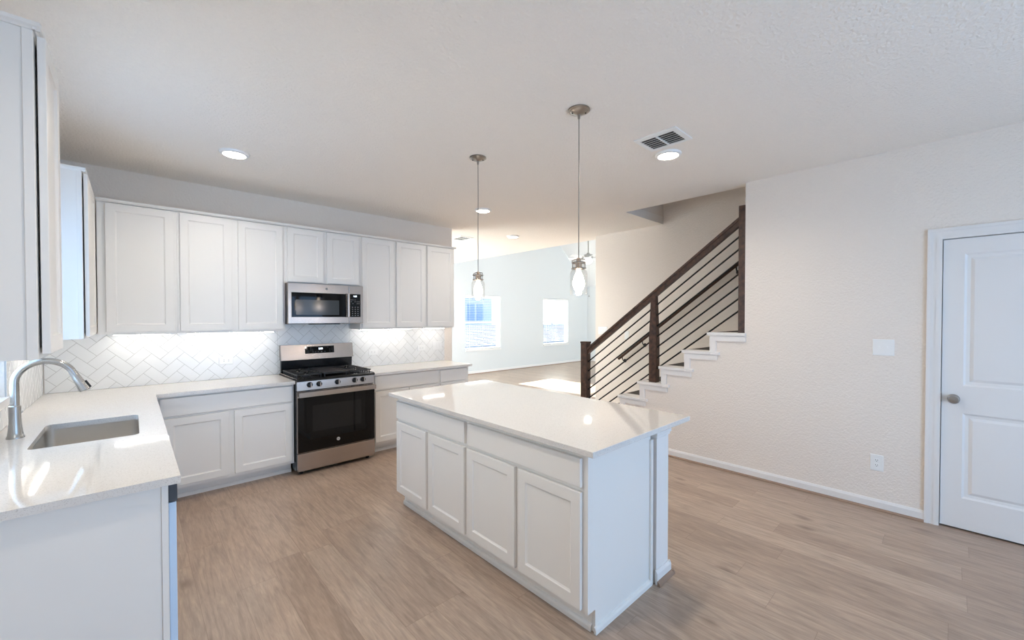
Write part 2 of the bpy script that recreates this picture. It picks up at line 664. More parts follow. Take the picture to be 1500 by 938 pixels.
# ------------------------------------------------------------------ setting
ZC = 2.77
XL, YB, XR = -0.524, 4.869, 4.25
XK = 3.355                    # free end of the kitchen wall
YF = 8.61                     # far wall of the living room
XE = 11.57
XS = 5.315                    # wall beside the stairs
YS = 3.794                    # its free end
RISE, RUN = 0.1929, 0.2565
RY0 = 3.186                   # face of the first riser


def ry(k):                    # face of riser k (1 = first)
    return RY0 - RUN * (k - 1)


mb = MB(); mb.box(-0.66, 11.7, -2.85, 8.75, -0.06, 0)
struct('floor', mb, FLOOR)

mb = MB()
mb.box(-0.65, 4.37, -2.82, YF, ZC, ZC + 0.1)
mb.box(4.37, XS, 2.689, YF, ZC, ZC + 0.1)
mb.box(XS, 5.55, YS - 0.1, YF, ZC, ZC + 0.1)
struct('ceiling', mb, CEIL)

# vaulted living-room ceiling, one slab each side of the ridge
mb = MB()
mb.prism([(5.55, 2.77), (8.6, 5.1), (8.6, 5.22), (5.4, 2.87)], TY(-1.6, 1), 0, YF + 1.6)
struct('ceiling_left', mb, LIVC)
mb = MB()
mb.prism([(8.6, 5.1), (11.69, 2.47), (11.69, 2.6), (8.6, 5.22)], TY(-1.6, 1), 0, YF + 1.6)
struct('ceiling_right', mb, LIVC)

# right wall with door opening
DY0, DY1, DZ = 0.050, -0.777, 2.062
mb = MB()
mb.prism([(-2.82, 0), (DY1, 0), (DY1, DZ), (DY0, DZ), (DY0, 0), (1.333, 0), (1.333, ZC), (-2.82, ZC)], TX(XR, 1), 0, 0.12)
struct('wall_right', mb, WALL)
# the part of that wall below the stairs, stepped along the treads
prof = [(1.333, 0), (RY0 - 0.02, 0)]
for k in range(1, 8):
    prof.append((ry(k) - 0.02, RISE * k - 0.03))
    prof.append(((ry(k + 1) - 0.02) if k < 7 else 1.333, RISE * k - 0.03))
mb = MB(); mb.prism(prof, TX(XR, 1), 0, 0.12)
struct('wall_stairs', mb, WALL)
# wall on the far side of the stairs, up through the stairwell
mb = MB(); mb.prism([(-1.6, 0), (YS, 0), (YS, ZC), (2.689, ZC), (2.689, 5.2), (-1.6, 5.2)], TX(XS, 1), 0, 0.12)
struct('wall_stairwell', mb, WALL)
mb = MB(); mb.box(4.37, XS, 2.689, 2.8, ZC + 0.1, 5.2)
struct('wall_landing', mb, WALL)
mb = MB(); mb.box(4.25, 4.37, -1.6, 2.8, ZC + 0.1, 5.2)
struct('wall_upper', mb, WALL)
mb = MB(); mb.box(4.37, XS, -1.72, -1.6, 0, 5.2)
struct('wall_stair_end', mb, WALL)
mb = MB(); mb.box(4.25, 5.435, -1.72, 2.8, 5.2, 5.3)
struct('ceiling_stairwell', mb, CEIL)

mb = MB(); mb.box(-0.65, XK, YB, YB + 0.12, 0, ZC)
struct('wall_kitchen', mb, WALL)
WY0, WY1, WZ0, WZ1 = 2.46, 3.585, 1.05, 2.2
mb = MB(); mb.prism(rect(-2.82, YB, 0, ZC), TX(XL, -1), 0, 0.126, holes=[rect(WY0, WY1, WZ0, WZ1)])
struct('wall_left', mb, WALL)
mb = MB()
mb.prism([(XL, 0), (0.65, 0), (0.65, 2.05), (2.45, 2.05), (2.45, 0), (XR, 0), (XR, ZC), (XL, ZC)], TY(-2.7, -1), 0, 0.12, holes=[rect(2.95, 3.85, 0.6, 2.1)])
struct('wall_rear', mb, WALL)

FW = [(6.345, 7.56), (9.34, 10.53)]
FZ0, FZ1 = 0.64, 2.1
mb = MB()
mb.prism([(2.5, 0), (XE, 0), (XE, 2.57), (8.6, 5.1), (5.55, 2.77), (2.5, 2.77)], TY(YF, 1), 0, 0.14, holes=[rect(a, b, FZ0, FZ1) for a, b in FW])
struct('wall_far', mb, LIVW)
mb = MB(); mb.box(XE, XE + 0.12, -1.6, YF + 0.14, 0, 2.6)
struct('wall_east', mb, LIVW)
mb = MB(); mb.prism(rect(YB + 0.12, YF + 0.14, 0, ZC), TX(2.5, -1), 0, 0.12, holes=[rect(5.65, 8.15, 0.55, 2.2)])
struct('wall_living', mb, LIVW)
mb = MB()
mb.prism([(XS + 0.12, 0), (XE, 0), (XE, 2.57), (8.6, 5.1), (5.55, 2.77), (XS + 0.12, 2.77)], TY(-1.5, -1), 0, 0.12, holes=[rect(6.2, 10.8, 0.4, 2.6)])
struct('wall_south', mb, LIVW)


# windows -----------------------------------------------------------
def window(n, T, u0, u1, v0, v1, depth, hung=True, sill=None):
    c = T((u0 + u1) / 2, v0, -depth)
    t = thing('window_%d' % n, c, kind='structure')
    f = MB()
    f.prism(rect(u0, u1, v0, v1), T, -depth - 0.02, -depth + 0.03, holes=[rect(u0 + 0.045, u1 - 0.045, v0 + 0.045, v1 - 0.045)])
    mid = (v0 + v1) / 2
    f.prism(rect(u0 + 0.04, u1 - 0.04, mid - 0.022, mid + 0.022), T, -depth - 0.015, -depth + 0.025)
    if not hung:
        um = (u0 + u1) / 2
        f.prism(rect(um - 0.025, um + 0.025, v0 + 0.04, v1 - 0.04), T, -depth - 0.015, -depth + 0.025)
    obj('window_frame', f, TRIM, t, sm=False)
    g = MB()
    g.prism(rect(u0 + 0.04, u1 - 0.04, v0 + 0.04, v1 - 0.04), T, -depth, -depth + 0.004)
    obj('pane', g, GLASS, t, sm=False)
    if sill:
        s = MB()
        s.prism(rect(u0 - 0.0, u1 + 0.0, v0 - 0.03, v0 + 0.012), T, -depth + 0.03, sill)
        obj('window_sill', s, TRIM, t, sm=False)
    return t


def blind(label, group, T, u0, u1, v0, v1, w0):
    c = T((u0 + u1) / 2, v0, w0)
    t = thing('window_blind', c, label, 'blind', group)
    h = MB(); h.prism(rect(u0, u1, v1 - 0.055, v1), T, w0 - 0.025, w0 + 0.032)
    obj('headrail', h, PLATE, t, sm=False)
    s = MB()
    n = int((v1 - v0 - 0.1) / 0.045)
    for i in range(n):
        z = v1 - 0.08 - i * 0.045
        s.prism(rect(u0 + 0.006, u1 - 0.006, z - 0.0014, z + 0.0014), T, w0 - 0.024, w0 + 0.024)
    obj('slats', s, PLATE, t, sm=False)
    b = MB(); b.prism(rect(u0 + 0.006, u1 - 0.006, v0 + 0.016, v0 + 0.036), T, w0 - 0.024, w0 + 0.024)
    obj('bottom_rail', b, PLATE, t, sm=False)
    cd = MB()
    for f_ in (0.12, 0.5, 0.88):
        u = u0 + (u1 - u0) * f_
        cd.prism(rect(u - 0.0015, u + 0.0015, v0 + 0.03, v1 - 0.05), T, w0 + 0.0245, w0 + 0.026)
    obj('ladder_cord', cd, PLATE, t, sm=False)
    return t


for i, (a, b) in enumerate(FW):
    window(i + 1, TY(YF, -1), a, b, FZ0, FZ1, 0.10, sill=0.035)
    blind('open white slat blind in the far %s' % ('left window, behind the left glass pendant' if i == 0 else 'right window, beside the stair post'),
          'white blinds in the living room windows', TY(YF, -1), a + 0.012, b - 0.012, FZ0 + 0.012, FZ1 - 0.005, -0.04)
window(3, TX(XL, 1), WY0, WY1, WZ0, WZ1, 0.09, sill=0.02)
window(4, TY(-2.7, 1), 2.95, 3.85, 0.6, 2.1, 0.08)
window(5, TY(-2.7, 1), 0.65, 2.45, 0.0, 2.05, 0.08, hung=False)
window(7, TX(2.5, 1), 5.65, 8.15, 0.55, 2.2, 0.08, hung=False)  # unseen window, added for the side fill lamp
window(6, TY(-1.5, 1), 6.2, 10.8, 0.4, 2.6, 0.08, hung=False)  # unseen window, added for the south living-room fill lamp

# baseboards --------------------------------------------------------
BBP = [(0, 0), (0.014, 0), (0.014, 0.062), (0.006, 0.08), (0, 0.08)]


def base_x(name, xw, s, y0, y1):   # along Y on plane X
    mb = MB(); mb.prism([(p[0], p[1]) for p in BBP], lambda u, v, w_: (xw + s * u, w_, v), y0, y1)
    struct(name, mb, TRIM)


def base_y(name, yw, s, x0, x1):
    mb = MB(); mb.prism([(p[0], p[1]) for p in BBP], lambda u, v, w_: (w_, yw + s * u, v), x0, x1)
    struct(name, mb, TRIM)


base_x('baseboard_right', XR, -1, 0.123, 3.15)
base_x('baseboard_right_rear', XR, -1, -2.7, -0.85)
base_y('baseboard_far', YF, -1, 2.5, XE)
base_x('baseboard_east', XE, -1, -1.5, YF - 0.014)
base_x('baseboard_stairwell', XS, -1, 3.3, YS)
SHP = [(0, 0), (0.017, 0), (0.016, 0.006), (0.012, 0.012), (0.006, 0.016), (0, 0.017)]
mb = MB(); mb.prism(SHP, lambda u, v, w_: (XR - 0.014 - u, w_, v), 0.123, 3.15)
struct('trim_1', mb, SHOE)
mb = MB(); mb.prism(SHP, lambda u, v, w_: (w_, YF - 0.014 - u, v), 2.5, XE - 0.03)
struct('trim_2', mb, SHOE)

# pantry door in the right wall ------------------------------------
d1 = thing('door_1', (XR, -0.363, 0), kind='structure')
mb = MB()
PR = [(0.012, 0.009), (0.03, 0.011), (0.048, 0.003)]
mb.panelled(-0.770, 0.0435, 0.012, 2.054, [(-0.668, -0.060, 1.02, 1.947), (-0.668, -0.060, 0.228, 0.827)], TX(XR + 0.045, -1), 0.035, PR)
obj('door_panel', mb, TRIM, d1, sm=False)
mb = MB()
for a, b, c, d in ((0.0475, 0.123, 0, 2.135), (-0.85, -0.7745, 0, 2.135)):
    mb.prism(rect(a, b, c, d), TX(XR, -1), 0, 0.012)
    lo, hi = (b - 0.02, b) if a > 0 else (a, a + 0.02)
    mb.prism(rect(lo, hi, c, d), TX(XR, -1), 0.012, 0.019)
    lo, hi = (a + 0.012, a + 0.03) if a > 0 else (b - 0.03, b - 0.012)
    mb.prism(rect(lo, hi, c, d - 0.05), TX(XR, -1), 0.012, 0.0155)
mb.prism(rect(-0.7745, 0.0475, 2.06, 2.135), TX(XR, -1), 0, 0.012)
mb.prism(rect(-0.83, 0.103, 2.115, 2.135), TX(XR, -1), 0.012, 0.019)
mb.prism(rect(-0.75, 0.03, 2.072, 2.09), TX(XR, -1), 0.012, 0.0155)
obj('door_casing', mb, TRIM, d1, sm=False)
mb = MB()
mb.prism([(0.0475, 0), (0.0497, 0), (0.0497, 2.0617), (-0.7767, 2.0617), (-0.7767, 0), (-0.7745, 0), (-0.7745, 2.0585), (0.0475, 2.0585)], TX(XR, 1), 0.0, 0.12)
mb.prism([(0.033, 0), (0.0476, 0), (0.0476, 2.0585), (-0.7746, 2.0585), (-0.7746, 0), (-0.76, 0), (-0.76, 2.044), (0.033, 2.044)], TX(XR, 1), 0.048, 0.06)
obj('door_jamb', mb, TRIM, d1, sm=False)
mb = MB()
mb.lathe([(0.0, 0.0), (0.032, 0.0), (0.032, 0.006), (0.013, 0.012), (0.012, 0.03), (0.022, 0.038), (0.029, 0.048), (0.029, 0.056), (0.022, 0.066), (0.0, 0.069)], (XR + 0.01, -0.016, 0.924), 28, Matrix.Rotation(R(-90), 4, 'Y'), cap=False)
obj('door_knob', mb, PEWTER, d1)
mb = MB(); mb.box(XR + 0.006, XR + 0.012, 0.0437, 0.0470, 0.895, 0.955)
obj('latch_plate', mb, PEWTER, d1, sm=False)

# ------------------------------------------------------------------ stairs
st = thing('staircase', (4.78, 1.6, 0), 'white trimmed staircase rising behind the island along the right wall', 'stairs')
for k in range(1, 15):
    y1 = ry(k)
    mb = MB()
    mb.box(4.375, XS - 0.005, y1 - RUN - 0.02, y1 + 0.025, RISE * k - 0.03, RISE * k, 0.008, 2)
    obj('tread', mb, CARPET, st, sm=False)
    mb = MB()
    mb.box(4.375, XS - 0.005, y1 - 0.02, y1, RISE * (k - 1), RISE * k - 0.031)
    obj('riser', mb, CARPET if k > 7 else TRIM, st, sm=False)
for k in range(1, 8):
    y1, y0 = ry(k), (ry(k + 1) if k < 7 else 1.333)
    mb = MB()
    mb.box(XR - 0.028, 4.40, (y0 - 0.015 if k < 7 else 1.335), y1 + 0.026, RISE * k - 0.0285, RISE * k + 0.002, 0.004, 2)
    if k < 7:
        mb.box(XR - 0.028, XR - 0.0005, y0 - 0.095, y0 - 0.0155, RISE * k - 0.0285, RISE * k + 0.002, 0.003, 1)
    if k == 7:
        mb.box(XR - 0.028, XR - 0.001, 1.318, 1.336, RISE * k - 0.0285, RISE * k + 0.002, 0.003, 1)
    o = obj('tread_cap', mb, TRIM, st, sm=False)
    mb = MB()
    yl = y0 - 0.068 if k < 7 else 1.322
    mb.box(XR - 0.016, XR - 0.0005, yl, y1, RISE * k - 0.082, RISE * k - 0.029)
    mb.box(XR - 0.016, XR - 0.0005, y1 - 0.060, y1, RISE * (k - 1) + 0.003 if k > 1 else 0.0, RISE * k - 0.081)
    mb.box(XR - 0.001, 4.374, y1 - 0.019, y1, RISE * (k - 1) + 0.003 if k > 1 else 0.0, RISE * k - 0.03)
    obj('skirt_trim', mb, TRIM, st, sm=False)

# railing
rl = thing('stair_railing', (4.31, 2.3, 0), 'dark wood stair railing with thin black horizontal bars', 'railing')
NX = 4.312


def rail_z(y):
    return 1.154 + 0.757 * (3.133 - y)


mb = MB()
mb.box(NX - 0.046, NX + 0.046, 3.20 - 0.014, 3.20 + 0.078, 0.0, 1.165, 0.003)
mb.box(NX - 0.050, NX + 0.050, 3.20 - 0.018, 3.20 + 0.082, 1.165, 1.19, 0.003)
obj('newel_post', mb, WOOD, rl, sm=False)
mb = MB()
z0 = RISE * 4 + 0.002
t = bmesh.new()
sec = [(0.042, z0), (0.042, 1.26), (0.032, 1.60), (0.028, 1.74)]
rings = [[t.verts.new((NX + sx * r_, 2.281 + sy * r_, z)) for sx, sy in ((-1, -1), (1, -1), (1, 1), (-1, 1))] for r_, z in sec]
for A, B in zip(rings, rings[1:]):
    for i in range(4):
        t.faces.new((A[i], A[(i + 1) % 4], B[(i + 1) % 4], B[i]))
t.faces.new(rings[0][::-1]); t.faces.new(rings[-1])
mb._merge(t)
obj('newel_post', mb, WOOD, rl, sm=False)
mb = MB(); mb.box(NX - 0.045, NX + 0.045, 1.3345, 1.398, RISE * 7 + 0.002, 2.57, 0.003)
obj('newel_post', mb, WOOD, rl, sm=False)
mb = MB()
ya, yb_ = 3.186, 1.398
mb.prism([(ya, rail_z(ya)), (yb_, rail_z(yb_)), (yb_, rail_z(yb_) - 0.03), (ya, rail_z(ya) - 0.03)], TX(NX, 1), -0.034, 0.034)
mb.prism([(ya, rail_z(ya) - 0.03), (yb_, rail_z(yb_) - 0.03), (yb_, rail_z(yb_) - 0.083), (ya, rail_z(ya) - 0.083)], TX(NX, 1), -0.024, 0.024)
obj('handrail', mb, WOOD, rl, sm=False)
for k in range(7):
    def bz(y):
        return 1.615 - 0.1195 * k - 0.757 * (y - 2.285)
    for a, b in ((3.188, 2.318), (2.246, 1.397)):
        r_ = 0.0082
        mb = MB(); mb.tube([(NX, a, bz(a)), (NX, b, bz(b))], r_, 10)
        ca, cb = a - 0.012, b + 0.012
        mb.tube([(NX, a, bz(a)), (NX, ca, bz(ca))], 0.011, 10)
        mb.tube([(NX, cb, bz(cb)), (NX, b, bz(b))], 0.011, 10)
        obj('rail_bar', mb, BARM, rl)

wr = thing('wall_handrail', (5.25, 2.4, 0.9), 'slim dark handrail on black brackets fixed to the stairwell wall', 'handrail')


def wz(y):
    return 0.895 + 0.77 * (3.333 - y)


mb = MB(); mb.tube([(5.24, 3.333, wz(3.333)), (5.24, 0.6, wz(0.6))], 0.023, 14)
obj('handrail', mb, WOOD, wr)
for y in (3.27, 2.95, 1.74, 0.8):
    mb = MB()
    z = wz(y)
    mb.tube([(5.24, y, z - 0.02), (5.245, y, z - 0.05), (5.27, y, z - 0.075), (5.314, y, z - 0.08)], 0.007, 10)
    mb.lathe([(0.0, 0), (0.026, 0), (0.022, 0.009), (0, 0.012)], (5.3145, y, z - 0.08), 20, Matrix.Rotation(R(-90), 4, 'Y'), cap=False)
    obj('bracket', mb, BARM, wr)


# ------------------------------------------------------------------ wall plates
def plate(kind, label, T, u, v, w_, h_, gangs, horiz=False, group=None):
    """kind: outlet / switch / rocker"""
    c = T(u, v, 0)
    t = thing('power_outlet' if kind == 'outlet' else 'light_switch', c, label, 'outlet' if kind == 'outlet' else 'switch', group)
    p = MB(); p.panelled(u - w_ / 2, u + w_ / 2, v - h_ / 2, v + h_ / 2, [(u - w_ / 2 + 0.006, u + w_ / 2 - 0.006, v - h_ / 2 + 0.006, v + h_ / 2 - 0.006)], T, 0.006, [(0.0, 0.0)], 0.003)
    obj('wall_plate', p, PLATE, t, sm=False)
    for g in range(gangs):
        off = (g - (gangs - 1) / 2) * 0.046
        if kind == 'outlet':
            for s in (-1, 1):
                du, dv = (s * 0.019, 0) if horiz else (off, s * 0.019)
                r_ = MB(); r_.prism(rrect(u + du - 0.016, u + du + 0.016, v + dv - 0.014, v + dv + 0.014, 0.007, 4), T, 0.006, 0.008)
                ro = obj('receptacle', r_, PLATE, t, sm=False)
                sl = MB()
                for q, e in ((-0.006, 0.004), (0.006, 0.004)):
                    if horiz:
                        sl.prism(rect(u + du - e, u + du + e, v + dv + q - 0.0012, v + dv + q + 0.0012), T, 0.008, 0.0086)
                    else:
                        sl.prism(rect(u + du + q - 0.0012, u + du + q + 0.0012, v + dv - e + 0.003, v + dv + e + 0.003), T, 0.008, 0.0086)
                if not horiz:
                    sl.prism(rrect(u + du - 0.0025, u + du + 0.0025, v + dv - 0.0095, v + dv - 0.0045, 0.002, 3), T, 0.008, 0.0086)
                obj('slot', sl, SLOT, ro, sm=False)
        elif kind == 'switch':
            s_ = MB(); s_.prism(rect(u + off - 0.005, u + off + 0.005, v - 0.010, v + 0.010), T, 0.006, 0.0075)
            s_.prism(rect(u + off - 0.004, u + off + 0.004, v + 0.0, v + 0.009), T, 0.0075, 0.018)
            obj('toggle', s_, PLATE, t, sm=False)
        else:
            s_ = MB(); s_.prism(rect(u + off - 0.016, u + off + 0.016, v - 0.033, v + 0.033), T, 0.006, 0.009)
            obj('rocker', s_, PLATE, t, sm=False)
    return t


plate('switch', 'white two toggle switch plate on the right wall beside the door', TX(XR, -1), 0.356, 1.268, 0.125, 0.125, 2)
plate('outlet', 'white duplex outlet low on the right wall above the baseboard', TX(XR, -1), 0.386, 0.366, 0.078, 0.125, 1)
plate('rocker', 'white multi switch plate at the free end of the stairwell wall', TX(XS, -1), 3.66, 1.30, 0.165, 0.12, 3)
plate('rocker', 'single white switch plate on the stairwell wall above the wall handrail end', TX(XS, -1), 3.24, 1.24, 0.075, 0.12, 1)


# ------------------------------------------------------------------ cabinets
FWID = 0.057


def shaker(mb, u0, u1, v0, v1, T, th=0.019):
    mb.panelled(u0, u1, v0, v1, [(u0 + FWID, u1 - FWID, v0 + FWID, v1 - FWID)], T, th, [(0.003, 0.0045), (0.010, 0.0085)])
    return mb


def flat_front(mb, u0, u1, v0, v1, T, th=0.019):
    mb.panelled(u0, u1, v0, v1, [(u0 + 0.01, u1 - 0.01, v0 + 0.01, v1 - 0.01)], T, th, [(0.0, 0.0)], 0.003)
    return mb


def cabinet(name, label, cat, T, depth, u0, u1, v0, v1, doors=(), drawers=(), group=None, toe=None, gap=0.0012, side=None):
    """T plane = face frame front, w outward; depth goes inward"""
    c = T((u0 + u1) / 2, 0 if toe else v0, -depth / 2)
    t = thing(name, c, label, cat, group)
    body = MB()
    e = 0.0004
    vb = v0 if not toe else 0.112
    body.prism(rect(u0 + e, u1 - e, vb, v1), T, -depth, -0.019)
    o = obj('carcass', body, CAB, t, sm=False)
    fr = MB()
    # face frame with its openings set back
    holes = []
    for d in list(doors) + list(drawers):
        holes.append(rect(d[0] + 0.018, d[1] - 0.018, d[2] + 0.018, d[3] - 0.018))
    fr.prism(rect(u0 + e, u1 - e, vb, v1), T, -0.0189, 0, holes=holes)
    obj('face_frame', fr, CAB, t, sm=False)
    for d in doors:
        m_ = MB(); shaker(m_, d[0], d[1], d[2], d[3], lambda u, v, w_: T(u, v, w_ + gap))
        obj('door', m_, CAB, t, sm=False)
    for d in drawers:
        m_ = MB(); flat_front(m_, d[0], d[1], d[2], d[3], lambda u, v, w_: T(u, v, w_ + gap))
        obj('drawer_front', m_, CAB, t, sm=False)
    if toe:
        k = MB(); k.prism(rect(u0 + e, u1 - e, 0, 0.1118), T, -depth, -toe)
        obj('toe_kick', k, CAB, t, sm=False)
        s = MB(); s.prism([(0, 0), (0.014, 0), (0.013, 0.02), (0.008, 0.03), (0, 0.033)], lambda u, v, w_: T(w_, v, u - toe), u0 + 0.001, u1 - 0.001)
        obj('shoe_molding', s, CAB, t, sm=False)
    return t


GU = 'white shaker wall cabinets over the range wall'
FY = 4.56          # face frame of the range-wall uppers
TU = TY(FY, -1)
ZU0, ZU1 = 1.368, 2.418
cabinet('upper_cabinet', 'white wall cabinet with one wide door, in the corner beside the tall left cabinets', 'cabinet', TU, 0.307, -0.197, 0.288, ZU0, ZU1,
        [(-0.150, 0.268, 1.388, 2.410)], group=GU)
cabinet('upper_cabinet', 'white two door wall cabinet just left of the microwave', 'cabinet', TU, 0.307, 0.288, 1.127, ZU0, ZU1,
        [(0.308, 0.681, 1.388, 2.410), (0.732, 1.106, 1.388, 2.410)], group=GU)
cabinet('upper_cabinet', 'short white two door cabinet directly above the microwave', 'cabinet', TU, 0.307, 1.127, 1.892, 1.852, ZU1,
        [(1.148, 1.493, 1.865, 2.410), (1.530, 1.873, 1.865, 2.410)], group=GU)
cabinet('upper_cabinet', 'white two door wall cabinet just right of the microwave', 'cabinet', TU, 0.307, 1.892, 2.74, ZU0, ZU1,
        [(1.911, 2.301, 1.388, 2.410), (2.333, 2.725, 1.388, 2.410)], group=GU)
cabinet('upper_cabinet', 'narrow white one door wall cabinet at the free end of the range wall', 'cabinet', TU, 0.307, 2.74, 3.176, ZU0, ZU1,
        [(2.755, 3.160, 1.388, 2.410)], group=GU)
GL = 'white wall cabinets on the sink wall'
TLU = TX(-0.222, 1)
cabinet('upper_cabinet', 'white wall cabinet at the left picture edge, nearest, above the faucet', 'cabinet', TLU, 0.30, 2.002, 2.352, ZU0, ZU1,
        [(2.016, 2.338, 1.385, 2.410)], group=GL, gap=0.0068)
cabinet('upper_cabinet', 'white wall cabinet on the sink wall, in the corner beyond the sink window', 'cabinet', TLU, 0.30, 3.715, YB - 0.001, ZU0, ZU1,
        [(3.731, 4.40, 1.385, 2.410)], group=GL, gap=0.0068)

for o_ in [o for o in COL.objects if o.get('group') == GL]:
    y_ = 2.002 if 'left picture edge' in o_['label'] else 3.715
    mb = MB(); mb.box(-0.246, -0.2225, y_ - 0.004, y_ + 0.0003, ZU0, ZU1, 0.001)
    obj('side_stile', mb, CAB, o_, sm=False)

# crown moldings along the wall cabinets
CP = [(0.0, 0.0), (0.006, 0.0), (0.012, 0.006), (0.022, 0.011), (0.024, 0.022), (0.0, 0.022)]
cm = thing('crown_molding', (1.5, FY, ZU1), 'thin white crown strip along the tops of the range wall cabinets', 'molding')
mb = MB(); mb.prism(CP, lambda u, v, w_: (w_, FY - 0.018 - u * 0.8, ZU1 + v), -0.20, 3.19)
mb.box(-0.20, 3.19, FY - 0.018, YB - 0.002, ZU1 + 0.0005, ZU1 + 0.012)
obj('molding', mb, CAB, cm, sm=False)
for y0, y1, lab in ((1.99, 2.356, 'white crown strip on top of the nearest cabinet at the left picture edge'),
                    (3.704, 4.52, 'white crown strip on top of the cabinet beyond the sink window')):
    cm = thing('crown_molding', (-0.36, (y0 + y1) / 2, ZU1), lab, 'molding')
    mb = MB(); mb.prism(CP, lambda u, v, w_: (-0.222 + u * 0.8, w_, ZU1 + v), y0, y1)
    mb.prism(CP, lambda u, v, w_: (w_, y0 + 0.012 - u * 0.8, ZU1 + v), XL + 0.002, -0.205)
    mb.box(XL + 0.002, -0.222, y0 + 0.01, y1, ZU1 + 0.0005, ZU1 + 0.012)
    obj('molding', mb, CAB, cm, sm=False)

# base cabinets, range wall
ZT = 0.872
TB = TY(4.265, -1)
GB = 'white base cabinets beside the range'
cabinet('base_cabinet', 'white two door base cabinet with one wide drawer, left of the range', 'cabinet', TB, 0.60, 0.10, 1.122, 0.112, ZT,
        [(0.176, 0.604, 0.140, 0.690), (0.646, 1.104, 0.140, 0.690)], [(0.152, 1.106, 0.708, 0.855)], GB, toe=0.115)
cabinet('base_cabinet', 'white base cabinet with a wide drawer, right of the range, partly behind the island', 'cabinet', TB, 0.60, 1.894, 2.740, 0.112, ZT,
        [(1.924, 2.322, 0.140, 0.692), (2.336, 2.722, 0.140, 0.692)], [(1.920, 2.722, 0.709, 0.866)], GB, toe=0.115)
cabinet('base_cabinet', 'narrow white base cabinet with a small drawer at the free end of the range wall', 'cabinet', TB, 0.60, 2.740, 3.187, 0.112, ZT,
        [(2.757, 3.152, 0.140, 0.692)], [(2.757, 3.152, 0.709, 0.857)], GB, toe=0.115)
# sink run
TLB = TX(0.088, 1)
cabinet('base_cabinet', 'white two door sink base cabinet under the sink counter, facing the island', 'cabinet', TLB, 0.608, 2.645, 4.12, 0.112, 0.66,
        [(2.70, 3.13, 0.14, 0.64), (3.15, 3.58, 0.14, 0.64)], toe=0.075)
ap = thing('sink_apron', (0.06, 3.38, 0.66), 'white false drawer front above the sink cabinet doors, under the counter', 'panel')
mb = MB(); mb.box(0.069, 0.088, 2.645, 4.12, 0.661, ZT)
obj('rail', mb, CAB, ap, sm=False)
mb = MB(); flat_front(mb, 2.70, 3.58, 0.70, 0.855, TX(0.0885, 1))
obj('drawer_front', mb, CAB, ap, sm=False)
ep = thing('end_panel', (-0.22, 2.02, 0), 'flat pale grey end panel closing the near end of the sink counter', 'panel')
mb = MB(); mb.box(XL + 0.001, 0.073, 2.022, 2.040, 0, ZT)
obj('panel', mb, CAB, ep, sm=False)
mb = MB(); mb.box(0.0735, 0.094, 2.016, 2.040, 0, ZT, 0.001)
obj('stile', mb, CAB, ep, sm=False)
# dishwasher
dw = thing('dishwasher', (-0.2, 2.34, 0), 'stainless dishwasher seen edge-on at the near end of the sink counter', 'dishwasher')
mb = MB(); mb.box(-0.50, 0.085, 2.046, 2.638, 0.10, 0.865)
obj('tub', mb, DARKS, dw, sm=False)
mb = MB(); mb.box(0.095, 0.119, 2.040, 2.640, 0.115, 0.79, 0.003, 2)
obj('door', mb, FILM, dw, sm=False)
mb = MB(); mb.box(0.095, 0.122, 2.038, 2.640, 0.793, 0.868, 0.002, 2)
obj('control_strip', mb, DARKS, dw, sm=False)
mb = MB(); mb.box(-0.5, 0.03, 2.048, 2.636, 0.0, 0.0995)
obj('toe_kick', mb, BLACK, dw, sm=False)

# ------------------------------------------------------------------ countertops
SX0, SX1, SY0, SY1 = -0.358, 0.022, 2.848, 3.44
mb = MB()
mb.prism([(XL + 0.002, 1.9955), (0.13, 1.9955), (0.13, 4.218), (1.1235, 4.218), (1.1235, YB - 0.002), (XL + 0.002, YB - 0.002)], TZ(), 0.8725, 0.901,
         holes=[rrect(SX0, SX1, SY0, SY1, 0.03)])
o = obj('countertop', mb, QUARTZ, sm=False)
props(o, 'L-shaped white quartz countertop holding the sink, in the left corner', 'countertop')
mb = MB(); mb.box(1.8925, 3.222, 4.218, YB - 0.002, 0.8725, 0.901, 0.002)
o = obj('countertop', mb, QUARTZ, sm=False)
props(o, 'straight white quartz countertop right of the range', 'countertop')
mb = MB(); mb.box(1.496, 2.484, 1.079, 3.059, 0.8725, 0.901, 0.002)
o = obj('countertop', mb, QUARTZ, sm=False)
props(o, 'large white quartz slab on top of the kitchen island', 'countertop')

# sink
sk = thing('sink', (-0.168, 3.144, 0.66), 'undermount stainless single bowl sink set in the left counter', 'sink')
mb = MB()
t = bmesh.new()


def loop(off, z, r_):
    return [t.verts.new((x, y, z)) for x, y in rrect(SX0 - off, SX1 + off, SY0 - off, SY1 + off, r_, 8)]


loops = [loop(0.014, 0.8722, 0.045), loop(0.004, 0.8722, 0.035), loop(0.003, 0.85, 0.035), loop(-0.002, 0.73, 0.04), loop(-0.01, 0.705, 0.045), loop(-0.035, 0.692, 0.05)]
for A, B in zip(loops, loops[1:]):
    for i in range(len(A)):
        t.faces.new((A[i], A[(i + 1) % len(A)], B[(i + 1) % len(A)], B[i]))
t.faces.new(loops[-1])
ol = [loop(0.014, 0.8700, 0.045), loop(0.006, 0.868, 0.04), loop(0.003, 0.72, 0.04), loop(-0.02, 0.685, 0.05)]
for A, B in zip([loops[0]] + ol, ol):
    for i in range(len(A)):
        t.faces.new((A[i], B[i], B[(i + 1) % len(A)], A[(i + 1) % len(A)]))
t.faces.new(ol[-1][::-1])
mb._merge(t)
obj('basin', mb, SINKM, sk)
mb = MB(); mb.lathe([(0.0, 0.692), (0.018, 0.6925), (0.022, 0.696), (0.045, 0.6955), (0.047, 0.693)], (-0.20, 3.3, 0), 28, cap=False)
obj('drain', mb, NICKEL, sk)

